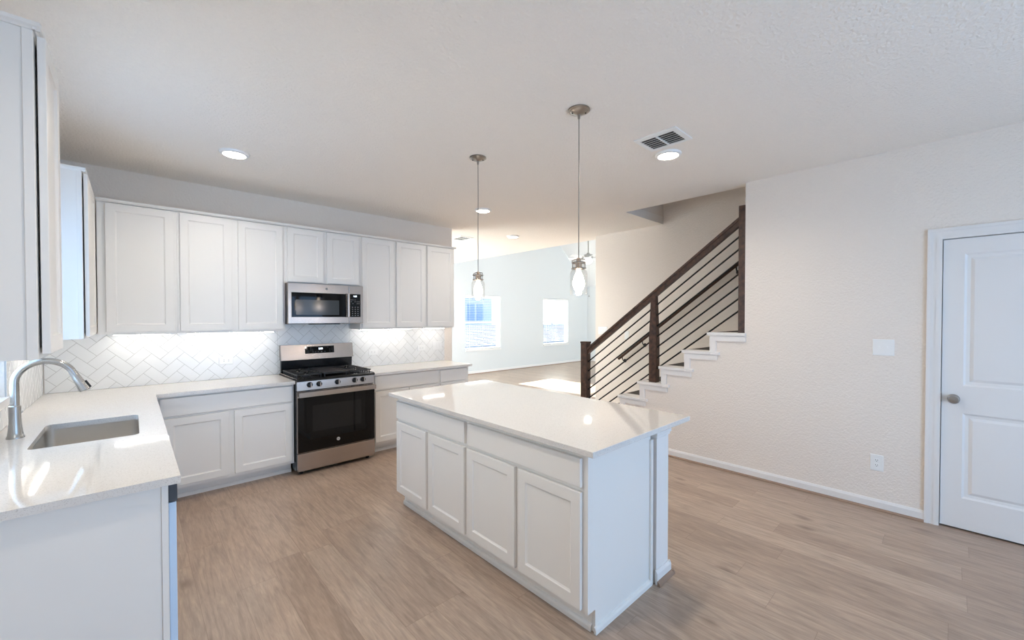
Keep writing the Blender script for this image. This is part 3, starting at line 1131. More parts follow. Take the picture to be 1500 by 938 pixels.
# faucet
fx, fy = -0.433, 3.183
fc = thing('faucet', (fx, fy, 0.901), 'brushed nickel gooseneck pull-down faucet behind the sink', 'faucet')
mb = MB()
mb.lathe([(0.0, 0.901), (0.032, 0.901), (0.032, 0.907), (0.029, 0.912), (0.026, 0.93), (0.0225, 0.97), (0.021, 1.02), (0.021, 1.06), (0.018, 1.064), (0, 1.064)], (fx, fy, 0), 32, cap=False)
obj('base', mb, NICKEL, fc)
pts = [(fx, fy, 1.055), (fx, fy, 1.12), (fx, fy, 1.176)]
rr = 0.103
cx = fx + rr
for k in range(1, 21):
    a = math.pi - R(160) * k / 20
    pts.append((cx + rr * math.cos(a), fy, 1.176 + rr * math.sin(a)))
mb = MB(); mb.tube(pts, 0.0162, 20)
obj('spout', mb, NICKEL, fc)
e = Vector(pts[-1]); d = (Vector(pts[-1]) - Vector(pts[-2])).normalized()
mb = MB()
mb.tube([e - d * 0.004, e + d * 0.006, e + d * 0.026, e + d * 0.03, e + d * 0.07, e + d * 0.105, e + d * 0.109], [0.0168, 0.0172, 0.0172, 0.018, 0.021, 0.0245, 0.022], 24)
h = obj('spray_head', mb, NICKEL, fc)
mb = MB()
c = e + d * 0.080 + Vector((0.0215, 0, 0.006))
mb.tube([c - d * 0.022, c + d * 0.020], [0.005, 0.008], 12)
obj('spray_button', mb, BARM, h)
mb = MB()
mb.tube([(fx, fy + 0.018, 1.0), (fx, fy + 0.040, 1.0)], 0.012, 16)
mb.tube([(fx, fy + 0.036, 1.0), (fx + 0.004, fy + 0.065, 1.004), (fx + 0.010, fy + 0.105, 1.016)], [0.006, 0.0055, 0.0045], 12)
obj('lever', mb, NICKEL, fc)


# ------------------------------------------------------------------ backsplash
def clip(poly, a, b, c, d):
    def half(ps, f, inter):
        out = []
        for i in range(len(ps)):
            p, q = ps[i], ps[(i + 1) % len(ps)]
            if f(p):
                out.append(p)
                if not f(q):
                    out.append(inter(p, q))
            elif f(q):
                out.append(inter(p, q))
        return out

    def ix(x):
        return lambda p, q: (x, p[1] + (q[1] - p[1]) * (x - p[0]) / (q[0] - p[0]))

    def iy(y):
        return lambda p, q: (p[0] + (q[0] - p[0]) * (y - p[1]) / (q[1] - p[1]), y)
    for f, g in ((lambda p: p[0] >= a, ix(a)), (lambda p: p[0] <= b, ix(b)), (lambda p: p[1] >= c, iy(c)), (lambda p: p[1] <= d, iy(d))):
        poly = half(poly, f, g)
        if len(poly) < 3:
            return None
    return poly


def herringbone(T, rects, p0, q0, parent):
    S = 0.1145
    gr = 0.0021
    mb = MB(); t = bmesh.new()
    g = MB()
    for a, b, c, d in rects:
        g.prism(rect(a, b, c, d), T, 0.0, 0.0064)
        pm = [int(math.floor((x + z - p0) / S)) for x in (a, b) for z in (c, d)]
        qm = [int(math.floor((x - z - q0) / S)) for x in (a, b) for z in (c, d)]
        for i in range(min(pm) - 2, max(pm) + 3):
            for j in range(min(qm) - 2, max(qm) + 3):
                k = (i + j) % 4
                if k == 1:
                    r_ = (i, i + 2, j, j + 1)
                elif k == 3:
                    r_ = (i, i + 1, j, j + 2)
                else:
                    continue
                pa, pb, qa, qb = p0 + r_[0] * S + gr, p0 + r_[1] * S - gr, q0 + r_[2] * S + gr, q0 + r_[3] * S - gr
                poly = [((p + q) / 2, (p - q) / 2) for p, q in ((pa, qa), (pb, qa), (pb, qb), (pa, qb))]
                poly = clip(poly, a + 0.0008, b - 0.0008, c + 0.0008, d - 0.0008)
                if not poly:
                    continue
                area = abs(sum(poly[m_][0] * poly[(m_ + 1) % len(poly)][1] - poly[(m_ + 1) % len(poly)][0] * poly[m_][1] for m_ in range(len(poly)))) / 2
                if area < 6e-5:
                    continue
                cu = sum(p[0] for p in poly) / len(poly); cv = sum(p[1] for p in poly) / len(poly)
                bt = [t.verts.new(Vector(T(u, v, 0.003))) for u, v in poly]
                md = [t.verts.new(Vector(T(u, v, 0.0072))) for u, v in poly]
                tp = []
                for u, v in poly:
                    L_ = math.hypot(u - cu, v - cv)
                    s = max(0, 1 - 0.0016 / L_)
                    tp.append(t.verts.new(Vector(T(cu + (u - cu) * s, cv + (v - cv) * s, 0.008))))
                n = len(poly)
                for A, B in ((bt, md), (md, tp)):
                    for m_ in range(n):
                        t.faces.new((A[m_], A[(m_ + 1) % n], B[(m_ + 1) % n], B[m_]))
                t.faces.new(tp)
    bmesh.ops.recalc_face_normals(t, faces=t.faces[:])
    mb._merge(t)
    obj('tiles', mb, TILE, parent, sm=False)
    obj('grout', g, GROUT, parent, sm=False)


bs = thing('backsplash', (1.35, YB, 0.9015), 'white herringbone tile backsplash along the range wall', 'backsplash')
herringbone(TY(YB - 0.0005, -1), [(-0.5125, 1.1275, 0.9015, 1.367), (1.1275, 1.8915, 0.9015, 1.46), (1.8915, 3.22, 0.9015, 1.367)], 2.5665, -0.026, bs)
bs = thing('backsplash', (XL, 3.4, 0.9015), 'white herringbone tile backsplash behind the faucet on the sink wall', 'backsplash')
herringbone(TX(XL + 0.0005, 1), [(2.0, WY0, 0.9015, 1.367), (WY0, WY1, 0.9015, WZ0 - 0.031), (WY1, YB - 0.009, 0.9015, 1.367)], 2.58, 1.2, bs)

TO = TY(YB - 0.0086, -1)
plate('outlet', 'white horizontal outlet on the tile left of the range', TO, 0.675, 1.080, 0.118, 0.074, 1, True)
plate('outlet', 'white horizontal outlet on the tile just right of the range', TO, 2.175, 1.075, 0.118, 0.074, 1, True)
plate('outlet', 'white horizontal outlet on the tile right of the range, second from the stove', TO, 2.85, 1.090, 0.118, 0.074, 1, True)
plate('rocker', 'white double switch plate on the tile at the free end of the range wall', TO, 3.10, 1.115, 0.150, 0.118, 3)


# ------------------------------------------------------------------ under-cabinet lights
def strip_light(label, x0, x1, y0, y1):
    t = thing('undercabinet_light', ((x0 + x1) / 2, (y0 + y1) / 2, ZU0 - 0.016), label, 'light', 'slim lights under the wall cabinets')
    mb = MB(); mb.box(x0, x1, y0, y1, ZU0 - 0.010, ZU0 - 0.0003, 0.001)
    obj('housing', mb, PLATE, t, sm=False)
    mb = MB(); mb.box(x0 + 0.006, x1 - 0.006, y0 + 0.006, y1 - 0.006, ZU0 - 0.015, ZU0 - 0.0102, 0.001)
    obj('diffuser', mb, STRIP, t, sm=False)


strip_light('glowing strip under the corner cabinet of the range wall', -0.12, 0.25, 4.70, 4.73)
strip_light('glowing strip under the two door cabinet left of the microwave', 0.36, 1.06, 4.70, 4.73)
strip_light('glowing strip under the two door cabinet right of the microwave', 1.95, 2.62, 4.70, 4.73)
strip_light('glowing strip under the last cabinet at the free end of the range wall', 2.79, 3.12, 4.70, 4.73)
strip_light('glowing strip under the nearest cabinet at the left picture edge', -0.47, -0.44, 2.04, 2.31)
strip_light('glowing strip under the cabinet beyond the sink window', -0.47, -0.44, 3.76, 4.40)

# ------------------------------------------------------------------ range
RX0, RX1, RYF = 1.129, 1.887, 4.18
rg = thing('gas_range', (1.508, 4.5, 0), 'stainless gas range with black oven door, between the base cabinets', 'stove')
mb = MB(); mb.box(RX0, RX1, RYF + 0.035, 4.83, 0.035, 0.905, 0.002)
obj('body', mb, BLACK, rg, sm=False)
mb = MB()
mb.box(RX0 - 0.001, RX1 + 0.001, RYF + 0.005, 4.80, 0.905, 0.918, 0.003, 2)
mb.prism([(4.13 + 0.05, 0.893), (4.19, 0.893), (4.30, 0.905), (4.30, 0.919), (4.20, 0.919), (4.178, 0.912)], lambda u, v, w_: (w_, u, v), RX0 - 0.001, RX1 + 0.001)
obj('cooktop', mb, BLACK, rg, sm=False)
for s in (RX0 - 0.001, RX1 - 0.006):
    mb = MB()
    mb.box(s, s + 0.007, RYF + 0.02, 4.79, 0.906, 0.9215, 0.001)
    obj('side_trim', mb, STEEL, rg, sm=False)
mb = MB()
mb.prism([(RYF + 0.002, 0.808), (RYF + 0.034, 0.808), (RYF + 0.034, 0.897), (RYF + 0.012, 0.897)], lambda u, v, w_: (w_, u, v), RX0, RX1)
obj('control_panel', mb, STEEL, rg, sm=False)
for x in (1.243, 1.329, 1.504, 1.677, 1.763):
    M = Matrix.Rotation(R(90 - 6), 4, 'X')
    mb = MB(); mb.lathe([(0.0, 0.0), (0.026, 0.0), (0.026, 0.004), (0.021, 0.006), (0.020, 0.026), (0.018, 0.029), (0, 0.029)], (x, RYF + 0.007, 0.857), 24, M, cap=False)
    k_ = obj('knob', mb, BLACK, rg)
    mb = MB(); mb.box(x - 0.006, x + 0.006, RYF - 0.038, RYF - 0.004, 0.837, 0.879, 0.003, 2)
    obj('grip', mb, STEEL, k_, sm=False)
# oven door
mb = MB(); mb.panelled(RX0 + 0.002, RX1 - 0.002, 0.212, 0.800, [(RX0 + 0.004, RX1 - 0.004, 0.216, 0.742)], TY(RYF + 0.034, -1), 0.034, [(0.0005, 0.0004)])
od = obj('oven_door', mb, STEEL, rg, sm=False)
mb = MB(); mb.box(RX0 + 0.005, RX1 - 0.005, RYF - 0.004, RYF - 0.0001 + 0.0002, 0.217, 0.741, 0.0015)
obj('door_glass', mb, GLASSB, od, sm=False)
mb = MB(); mb.prism(rrect(1.262, 1.738, 0.402, 0.655, 0.006, 3), TY(RYF - 0.004, -1), 0.0, 0.0008)
obj('oven_window', mb, WINB, od, sm=False)
mb = MB()
mb.prism(rrect(RX0 + 0.006, RX1 - 0.006, 0.750, 0.795, 0.006, 3), TY(RYF, -1), 0.028, 0.05)
for x in (RX0 + 0.03, RX1 - 0.03):
    mb.box(x - 0.016, x + 0.016, RYF - 0.030, RYF + 0.001, 0.758, 0.790, 0.003)
obj('handle', mb, STEEL, od, sm=False)
mb = MB(); mb.lathe([(0, 0), (0.0165, 0), (0.0165, 0.002), (0, 0.002)], (1.504, RYF - 0.004, 0.288), 28, Matrix.Rotation(R(90), 4, 'X'), cap=False)
em = obj('emblem', mb, MARK, od)
mb = MB(); mb.text('GE', 0.017, lambda u, v, w_: (1.504 + u, RYF - 0.0066 - w_, 0.288 + v))
obj('emblem_letters', mb, SLOT, rg, sm=False)
mb = MB(); mb.box(RX0 + 0.002, RX1 - 0.002, RYF, RYF + 0.034, 0.040, 0.206, 0.003, 2)
obj('drawer', mb, STEEL, rg, sm=False)
for x in (RX0 + 0.05, RX1 - 0.05):
    for y in (4.26, 4.78):
        mb = MB(); mb.lathe([(0.018, 0), (0.018, 0.036)], (x, y, 0), 14)
        obj('foot', mb, BLACK, rg)
# backguard
BGX0, BGX1 = 1.138, 1.893
mb = MB()
mb.prism([(4.835, 0.905), (4.835, 1.205), (4.80, 1.205), (4.795, 1.2), (4.775, 1.05), (4.79, 1.045), (4.80, 0.905)], lambda u, v, w_: (w_, u, v), BGX0 + 0.006, BGX1 - 0.006)
bgd = obj('backguard', mb, BLACK, rg, sm=False)


def bgT(u, v, w_):          # tilted steel fascia: v in 0..1 up the slope
    y = 4.773 + 0.022 * v
    return (u, y - w_, 1.048 + 0.157 * v)


mb = MB()
mb.prism(rect(BGX0, BGX1, 0, 1), bgT, 0, 0.006)
mb.prism(rect(BGX0, BGX0 + 0.006, 0, 1), bgT, -0.06, 0)
mb.prism(rect(BGX1 - 0.006, BGX1, 0, 1), bgT, -0.06, 0)
mb.box(BGX0, BGX1, 4.79, 4.836, 1.2052, 1.2085)
obj('fascia', mb, STEEL, bgd, sm=False)
mb = MB(); mb.prism(rect(1.373, 1.680, 0.38, 0.87), bgT, 0.006, 0.0072)
dsp = obj('display', mb, GLASSB, rg, sm=False)
mb = MB(); mb.text('5:28', 0.026, lambda u, v, w_: bgT(1.535 + u, 0.69 + v / 0.157, 0.0078 + w_))
obj('clock_digits', mb, DIGIT, dsp, sm=False)
random.seed(4)
mb = MB()
for x in (1.392, 1.41, 1.433, 1.451, 1.612, 1.632, 1.652, 1.668):
    for v in (0.47, 0.57, 0.67, 0.77):
        if random.random() < 0.75:
            mb.prism(rect(x - 0.005, x + 0.005, v - 0.012, v + 0.012), bgT, 0.0072, 0.0075)
for x in (1.455, 1.48, 1.51, 1.545, 1.58):
    mb.prism(rect(x - 0.006, x + 0.006, 0.46, 0.50), bgT, 0.0072, 0.0075)
obj('legend', mb, simple('faint_legend', (92, 92, 94), 0.5, var=(30, 0.9)), dsp, sm=False)


# grates
def grate(x0, x1, y0, y1, n):
    mb = MB()
    zt, zb = 0.953, 0.941
    b = 0.010
    mb.box(x0, x1, y0, y0 + b, zb, zt, 0.002)
    mb.box(x0, x1, y1 - b, y1, zb, zt, 0.002)
    mb.box(x0, x0 + b, y0, y1, zb, zt, 0.002)
    mb.box(x1 - b, x1, y0, y1, zb, zt, 0.002)
    ym = (y0 + y1) / 2
    mb.box(x0, x1, ym - b / 2, ym + b / 2, zb, zt, 0.002)
    for cy_ in ((y0 + ym) / 2, (ym + y1) / 2):
        xm = (x0 + x1) / 2
        for a in range(n):
            t_ = a * 2 * math.pi / n + math.pi / n
            dx, dy = math.cos(t_), math.sin(t_)
            hx, hy = (x1 - x0) / 2 - 0.004, (y1 - y0) / 4 - 0.004
            L_ = min(hx / max(abs(dx), 1e-6), hy / max(abs(dy), 1e-6))
            M = Matrix.Translation((xm, cy_, 0)) @ Matrix.Rotation(t_, 4, 'Z')
            mb.box(0.028, L_, -0.004, 0.004, zb, zt + 0.001, 0.0015, 1, M)
    for x in (x0 + 0.005, x1 - 0.005):
        for i in range(9):
            y = y0 + 0.03 + (y1 - y0 - 0.06) * i / 8
            mb.box(x - 0.0045, x + 0.0045, y - 0.005, y + 0.005, 0.918, zb, 0.001)
    return mb


for a, b in ((1.145, 1.375), (1.641, 1.871)):
    obj('grate', grate(a, b, 4.235, 4.745, 8), IRON, rg, sm=False)
mb = MB()
mb.box(1.385, 1.631, 4.235, 4.745, 0.938, 0.951, 0.004, 2)
mb.prism(rect(1.385, 1.631, 4.235, 4.745), TZ(), 0.951, 0.956, holes=[rrect(1.395, 1.621, 4.245, 4.735, 0.012, 4)])
for x in (1.40, 1.616):
    for y in (4.25, 4.73):
        mb.box(x - 0.006, x + 0.006, y - 0.006, y + 0.006, 0.918, 0.938)
obj('griddle', mb, IRON, rg, sm=False)
for x, y in ((1.26, 4.362), (1.26, 4.617), (1.756, 4.362), (1.756, 4.617)):
    mb = MB(); mb.lathe([(0.0, 0.918), (0.045, 0.918), (0.045, 0.926), (0.036, 0.928), (0.034, 0.934), (0.0, 0.936)], (x, y, 0), 28, cap=False)
    obj('burner', mb, IRON, rg)

# ------------------------------------------------------------------ microwave
MX0, MX1, MZ0, MZ1, MYF = 1.130, 1.889, 1.437, 1.8505, 4.47
mw = thing('microwave', (1.508, 4.66, MZ0), 'stainless over-the-range microwave with black window, under the short cabinet', 'microwave')
mb = MB(); mb.box(MX0, MX1, MYF + 0.04, YB - 0.012, MZ0, MZ1, 0.002)
obj('body', mb, simple('dark_brown_steel', (58, 50, 46), 0.4, 0.4, var=(12, 0.9)), mw, sm=False)
SEAM = 1.733
mb = MB(); mb.panelled(MX0, SEAM - 0.001, MZ0 + 0.003, MZ1 - 0.002, [(1.162, 1.700, 1.507, 1.757)], TY(MYF + 0.038, -1), 0.038, [(0.0015, 0.003)], 0.003)
md = obj('door', mb, STEEL, mw, sm=False)
mb = MB(); mb.box(1.1638, 1.6982, MYF + 0.0010, MYF + 0.0028, 1.5088, 1.7552)
obj('door_glass', mb, GLASSB, md, sm=False)
mb = MB(); mb.prism(rrect(1.203, 1.628, 1.530, 1.684, 0.004, 3), TY(MYF + 0.001, -1), 0, 0.0006)
obj('window_screen', mb, simple('microwave_screen', (66, 70, 72), 0.12, spec=0.3, var=(6, 0.9)), md, sm=False)
mb = MB()
mb.lathe([(0, 1.505), (0.011, 1.505), (0.0135, 1.512), (0.0135, 1.755), (0.011, 1.762), (0, 1.762)], (1.7165, MYF - 0.034, 0), 20, cap=False)
for z in (1.525, 1.742):
    mb.box(1.709, 1.724, MYF - 0.024, MYF + 0.001, z - 0.012, z + 0.012, 0.002)
obj('handle', mb, STEEL, md, sm=False)
mb = MB(); mb.panelled(SEAM + 0.001, MX1, MZ0 + 0.003, MZ1 - 0.002, [(1.741, 1.860, 1.507, 1.760)], TY(MYF + 0.038, -1), 0.038, [(0.001, 0.002)], 0.003)
pn = obj('control_panel', mb, STEEL, mw, sm=False)
mb = MB(); mb.box(1.7425, 1.8585, MYF + 0.0004, MYF + 0.0018, 1.5085, 1.7585)
obj('keypad', mb, GLASSB, pn, sm=False)
mb = MB(); mb.text('5:28', 0.021, lambda u, v, w_: (1.800 + u, MYF - 0.0004 - w_, 1.735 + v))
obj('clock_digits', mb, DIGIT, pn, sm=False)
mb = MB()
TM = TY(MYF + 0.0004, -1)
for i in range(5):
    for j in range(3):
        x, z = 1.771 + 0.03 * j, 1.525 + 0.0225 * i
        mb.prism(rrect(x - 0.005, x + 0.005, z - 0.004, z + 0.004, 0.002, 3), TM, 0, 0.0006)
for i in range(3):
    for x in (1.758, 1.775, 1.80, 1.825, 1.843):
        if (i * 7 + int(x * 1000)) % 3:
            z = 1.655 + 0.02 * i
            mb.prism(rect(x - 0.007, x + 0.007, z - 0.0018, z + 0.0018), TM, 0, 0.0006)
obj('legend', mb, simple('keypad_legend', (150, 148, 146), 0.5, var=(30, 0.9)), pn, sm=False)
mb = MB(); mb.lathe([(0, 0), (0.0125, 0), (0.0125, 0.0015), (0, 0.0015)], (1.499, MYF - 0.0001, 1.803), 24, Matrix.Rotation(R(90), 4, 'X'), cap=False)
obj('emblem', mb, simple('emblem_grey', (140, 134, 130), 0.3, 0.8, var=(30, 0.9)), md)
mb = MB(); mb.text('GE', 0.013, lambda u, v, w_: (1.499 + u, MYF - 0.0022 - w_, 1.803 + v))
obj('emblem_letters', mb, SLOT, md, sm=False)
mb = MB()
mb.prism(rrect(1.33, 1.64, MYF + 0.0, MYF + 0.05, 0.006, 3), TZ(MZ0 - 0.007), 0, 0.0068)
obj('vent_grille', mb, BLACK, mw, sm=False)

# ------------------------------------------------------------------ island
TI = TX(1.545, -1)
GI = 'white island cabinets under the big quartz slab'
ICD = 0.585
cabinet('island_cabinet', 'white island cabinet at the near end, two doors below a wide drawer', 'cabinet', TI, ICD, 1.158, 2.068, 0.112, ZT,
        [(1.165 + 0.008, 1.596, 0.124, 0.681), (1.624, 2.060, 0.124, 0.681)], [(1.173, 2.053, 0.705, 0.842)], GI, toe=0.055)
cabinet('island_cabinet', 'white island cabinet at the far end nearer the range, two doors below a drawer', 'cabinet', TI, ICD, 2.068, 2.995, 0.112, ZT,
        [(2.090, 2.516, 0.124, 0.681), (2.548, 2.986, 0.124, 0.681)], [(2.086, 2.986, 0.705, 0.842)], GI, toe=0.055)
ie = thing('end_panel', (1.84, 1.148, 0), 'flat white panel with toe notch on the near end of the island', 'panel')
mb = MB(); mb.prism([(1.6, 0.0), (2.118, 0.0), (2.118, ZT), (1.545, ZT), (1.545, 0.112), (1.6, 0.112)], TY(1.1575, -1), 0, 0.0175)
obj('panel', mb, CAB, ie, sm=False)
mb = MB(); mb.box(1.541, 1.548, 1.1395, 1.1573, 0.112, ZT, 0.0008)
obj('edge_strip', mb, CAB, ie, sm=False)
mb = MB(); mb.prism([(0, 0), (0.014, 0), (0.013, 0.02), (0.008, 0.03), (0, 0.033)], lambda u, v, w_: (w_, 1.1398 - u, v), 1.588, 2.118)
obj('shoe_molding', mb, CAB, ie, sm=False)
mb = MB(); mb.box(2.106, 2.1305, 1.128, 1.1395, 0.0, 0.82, 0.001)
obj('batten', mb, CAB, ie, sm=False)
# half wall behind the island cabinets carrying the overhang
hw = thing('half_wall', (2.215, 2.05, 0), 'white half wall under the island overhang, with small baseboard and cap', 'half wall')
mb = MB(); mb.box(2.148, 2.285, 1.118, 2.995, 0, ZT)
obj('wall_body', mb, TRIM, hw, sm=False)
mb = MB()
mb.box(2.132, 2.300, 1.106, 3.0, 0.838, ZT, 0.002)
mb.box(2.139, 2.293, 1.111, 2.998, 0.822, 0.8378, 0.003)
obj('cap_molding', mb, TRIM, hw, sm=False)
mb = MB()
mb.prism(BBP, lambda u, v, w_: (2.285 + u, w_, v + 0.0), 1.106, 2.995)
mb.prism(BBP, lambda u, v, w_: (w_, 1.118 - u, v), 2.136, 2.299)
obj('baseboard', mb, TRIM, hw, sm=False)
mb = MB()
mb.prism(SHP, lambda u, v, w_: (2.299 + u, w_, v * 1.5), 1.09, 2.995)
mb.prism(SHP, lambda u, v, w_: (w_, 1.104 - u, v * 1.5), 2.133, 2.316)
obj('shoe_molding', mb, SHOE, hw, sm=False)


# ------------------------------------------------------------------ pendants
def pendant(x, y, label):
    t = thing('pendant_light', (x, y, 1.64), label, 'pendant lamp', 'glass jar pendants over the island')
    mb = MB(); mb.lathe([(0.0, ZC), (0.066, ZC), (0.067, ZC - 0.006), (0.060, ZC - 0.011), (0.055, ZC - 0.011), (0.045, ZC - 0.018), (0.020, ZC - 0.027), (0.009, ZC - 0.030), (0.007, ZC - 0.055), (0.0, ZC - 0.056)], (x, y, 0), 36, cap=False)
    cn = obj('canopy', mb, PEWTER, t)
    mb = MB()
    for s in (-1, 1):
        mb.lathe([(0.0, ZC - 0.024), (0.005, ZC - 0.023), (0.005, ZC - 0.012)], (x + s * 0.04 * 0.72, y - s * 0.04 * 0.69, 0), 12, cap=False)
    obj('screw', mb, BARM, cn)
    mb = MB(); mb.tube([(x, y, ZC - 0.05), (x + 0.0012, y, 2.45), (x - 0.001, y, 2.15), (x, y, 1.85)], 0.0032, 8)
    obj('cord', mb, PEWTER, t)
    mb = MB()
    rc = 0.040
    for z in (1.838, 1.803):
        mb.torus((x, y, z), rc, 0.0042, 32, 8)
    for k in range(4):
        a = R(20 + 90 * k)
        px, py = x + rc * math.cos(a), y + rc * math.sin(a)
        mb.tube([(px, py, 1.800), (px, py, 1.855)], 0.0028, 8)
        mb.tube([(px, py, 1.855), (x, y, 1.862)], 0.0028, 8)
        ox, oy = x + (rc + 0.006) * math.cos(a), y + (rc + 0.006) * math.sin(a)
        mb.tube([(px, py, 1.803), (ox, oy, 1.803)], 0.0045, 8)
    obj('cage', mb, PEWTER, t)
    mb = MB(); mb.lathe([(0, 1.868), (0.010, 1.866), (0.013, 1.855), (0.013, 1.846), (0.020, 1.842), (0.020, 1.800), (0.016, 1.797), (0, 1.797)], (x, y, 0), 24, cap=False)
    obj('socket', mb, COPPER, t)
    mb = MB()
    prof = [(0.037, 1.838), (0.037, 1.800), (0.041, 1.794), (0.050, 1.785), (0.0535, 1.772), (0.0535, 1.655), (0.0545, 1.641),
            (0.0515, 1.641), (0.0505, 1.655), (0.0505, 1.772), (0.047, 1.783), (0.038, 1.791), (0.034, 1.798), (0.034, 1.838), (0.037, 1.838)]
    mb.lathe(prof, (x, y, 0), 40, cap=False)
    obj('glass_jar', mb, JAR, t)
    mb = MB(); mb.lathe([(0, 1.800), (0.012, 1.798), (0.013, 1.785), (0.018, 1.774), (0.028, 1.752), (0.036, 1.722), (0.036, 1.700), (0.028, 1.676), (0.014, 1.662), (0, 1.659)], (x, y, 0), 28, cap=False)
    obj('bulb', mb, BULB, t)
    light('pendant_glow', 'POINT', (x, y, 1.652), (0, 0, 0), 1.2, (1, 0.84, 0.74), shadow_soft_size=0.02)
    return t


pendant(2.011, 1.561, 'nearer clear jar pendant with glowing bulb over the island, right one')
pendant(2.021, 2.569, 'farther clear jar pendant with glowing bulb over the island, left one')


# ------------------------------------------------------------------ ceiling lights and vents
def downlight(x, y, label, power, cone=165):
    t = thing('recessed_light', (x, y, ZC - 0.02), label, 'ceiling light', 'round white downlights in the flat ceiling')
    mb = MB()
    mb.lathe([(0.0, ZC - 0.0002), (0.098, ZC - 0.0002), (0.098, ZC - 0.006), (0.093, ZC - 0.014), (0.080, ZC - 0.019), (0.076, ZC - 0.019), (0.074, ZC - 0.012), (0.0, ZC - 0.012)], (x, y, 0), 40, cap=False)
    obj('trim_ring', mb, PLATE, t)
    mb = MB(); mb.lathe([(0.0, ZC - 0.0125), (0.0735, ZC - 0.0125), (0.0735, ZC - 0.016), (0.0, ZC - 0.0185)], (x, y, 0), 40, cap=False)
    obj('diffuser', mb, LED, t)
    light('downlight_beam', 'SPOT', (x, y, ZC - 0.03), (0, 0, 0), power, (1, 0.91, 0.79), spot_size=R(cone), spot_blend=0.9, shadow_soft_size=0.07)


downlight(0.59, 3.77, 'round downlight on the ceiling in front of the corner wall cabinets', 20, 165)
downlight(3.06, 1.51, 'round downlight on the ceiling beside the slotted air vent', 28)
downlight(3.04, 3.77, 'round downlight on the ceiling just right of the left pendant cord', 17)
downlight(4.365, 4.67, 'farthest round downlight, at the ceiling edge toward the living room', 34)
downlight(0.59, 1.51, 'round downlight on the ceiling nearest the camera', 26, 150)


def vent(x0, x1, y0, y1, label):
    t = thing('ceiling_vent', ((x0 + x1) / 2, (y0 + y1) / 2, ZC - 0.012), label, 'vent', 'slotted white ceiling vents')
    f = MB()
    ix0, ix1, iy0, iy1 = x0 + 0.045, x1 - 0.028, y0 + 0.038, y1 - 0.028
    f.prism(rect(x0, x1, y0, y1), TZ(ZC - 0.0002, -1), 0, 0.008, holes=[rect(ix0, ix1, iy0, iy1)])
    obj('frame', f, PLATE, t, sm=False)
    b = MB(); b.box(ix0, ix1, iy0, iy1, ZC - 0.0015, ZC - 0.0003)  # flat dark sheet standing in for the shadow in the duct
    obj('duct_shade', b, VENTD, t, sm=False)
    s = MB()
    n = 6
    for i in range(n + 1):
        x = ix0 + (ix1 - ix0) * i / n
        s.box(-0.0035, 0.0035, iy0, iy1, -0.0008, 0.0008, 0, 1, Matrix.Translation((x, 0, ZC - 0.0062)) @ Matrix.Rotation(R(-38), 4, 'Y'))
    ym = (iy0 + iy1) / 2
    s.box(ix0, ix1, ym - 0.006, ym + 0.006, ZC - 0.010, ZC - 0.002)
    obj('louvers', s, PLATE, t, sm=False)


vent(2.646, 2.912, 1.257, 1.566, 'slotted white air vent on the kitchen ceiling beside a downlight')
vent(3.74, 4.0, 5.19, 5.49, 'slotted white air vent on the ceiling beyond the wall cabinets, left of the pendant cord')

# ------------------------------------------------------------------ ceiling fan in the living room
fxx, fyy, fz = 8.6, 6.37, 3.03
fan = thing('ceiling_fan', (fxx, fyy, fz), 'white ceiling fan with light kit, far back beside the right pendant', 'ceiling fan')
mb = MB(); mb.tube([(fxx, fyy, 5.08), (fxx, fyy, fz + 0.1)], 0.013, 12)
mb.lathe([(0, 5.08), (0.07, 5.07), (0.06, 5.0), (0.02, 4.97), (0, 4.97)], (fxx, fyy, 0), 24, cap=False)
obj('downrod', mb, PEWTER, fan)
mb = MB(); mb.lathe([(0, fz + 0.13), (0.03, fz + 0.13), (0.05, fz + 0.10), (0.11, fz + 0.08), (0.125, fz + 0.05), (0.12, fz + 0.0), (0.07, fz - 0.03), (0.0, fz - 0.03)], (fxx, fyy, 0), 32, cap=False)
obj('motor', mb, NICKEL, fan)
for k in range(5):
    M = Matrix.Translation((fxx, fyy, fz + 0.01)) @ Matrix.Rotation(R(72 * k + 25), 4, 'Z') @ Matrix.Rotation(R(12), 4, 'X')
    mb = MB(); mb.box(0.10, 0.20, -0.02, 0.02, -0.006, 0.003, 0.002, 1, M)
    br = obj('blade_arm', mb, PEWTER, fan, sm=False)
    mb = MB(); mb.prism(rrect(0.17, 0.58, -0.062, 0.062, 0.03, 5), lambda u, v, w_: tuple(M @ Vector((u, v, w_))), 0.0035, 0.010)
    obj('blade', mb, PLATE, fan, sm=False)
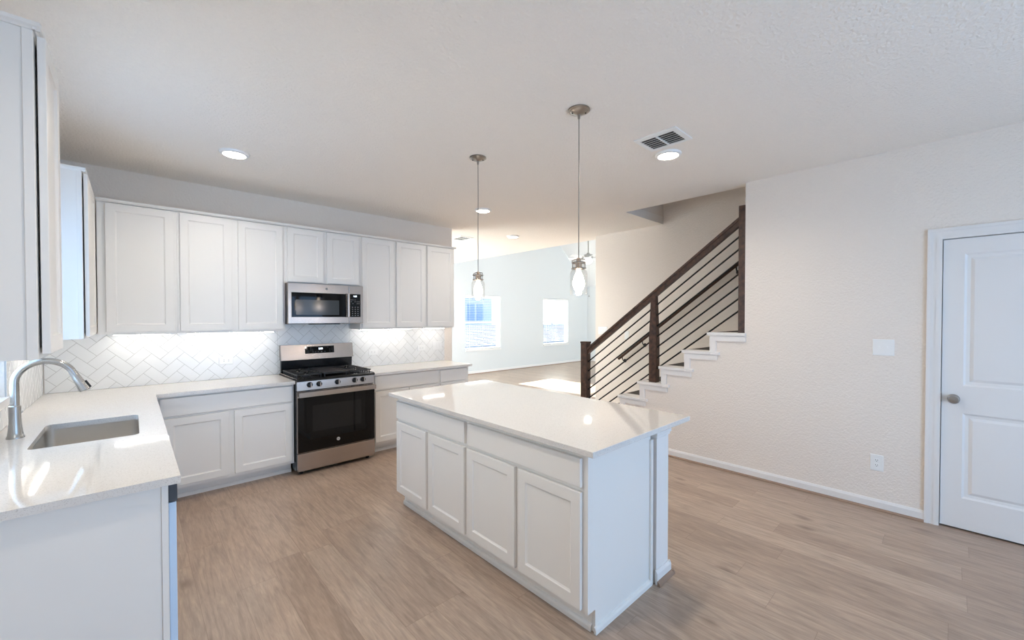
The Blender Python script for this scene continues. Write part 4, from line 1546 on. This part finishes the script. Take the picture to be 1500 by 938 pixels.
mb = MB(); mb.lathe([(0, fz - 0.03), (0.06, fz - 0.035), (0.10, fz - 0.06), (0.105, fz - 0.09), (0.08, fz - 0.13), (0.04, fz - 0.15), (0, fz - 0.155)], (fxx, fyy, 0), 28, cap=False)
obj('light_bowl', mb, emit('bowl_glow', (255, 248, 238), 2), fan)
mb = MB(); mb.tube([(fxx - 0.03, fyy - 0.05, fz - 0.04), (fxx - 0.03, fyy - 0.05, fz - 0.98)], 0.002, 6)
ch = obj('pull_chain', mb, NICKEL, fan)
mb = MB(); mb.lathe([(0, 0.03), (0.008, 0.025), (0.014, 0.0), (0.008, -0.02), (0, -0.022)], (fxx - 0.03, fyy - 0.05, fz - 0.99), 14, cap=False)
obj('chain_knob', mb, PEWTER, fan)

# ------------------------------------------------------------------ outdoors beyond the living-room windows
mb = MB(); mb.box(-25, 45, 8.8, 60, -0.45, -0.30)
props(obj('lawn', mb, LAWN, sm=False), 'pale sunlit lawn outside the far windows', 'lawn', kind='stuff')
hs = thing('house', (14.5, 27, -0.3), 'pale blue neighbouring house seen through the far left window blind', 'house')
mb = MB(); mb.box(9, 20.2, 24, 31, -0.3, 3.2)
obj('house_wall', mb, HOUSE, hs, sm=False)
mb = MB(); mb.prism([(23.5, 3.2), (31.5, 3.2), (27.5, 5.2)], lambda u, v, w_: (w_, u, v), 8.6, 20.6)
obj('roof', mb, HROOF, hs, sm=False)
for x in (17.9, 18.75):
    mb = MB(); mb.box(x, x + 0.62, 23.96, 24.0, 1.25, 2.5)
    obj('window', mb, HWIN, hs, sm=False)
fn = thing('fence', (17, 18, -0.3), 'grey board fence outside, seen low through the living room blinds', 'fence')
mb = MB()
for i in range(150):
    mb.box(6 + 0.15 * i, 6 + 0.15 * i + 0.143, 18, 18.02, -0.25, 1.05 if i % 40 else 1.1)
obj('boards', mb, FENCE, fn, sm=False)
mb = MB()
for i in range(10):
    mb.box(6 + 2.4 * i, 6 + 2.4 * i + 0.09, 18.02, 18.11, -0.3, 1.15)
for z in (0.0, 0.8):
    mb.box(6, 28.5, 18.02, 18.06, z, z + 0.09)
obj('posts_and_rails', mb, FENCE, fn, sm=False)
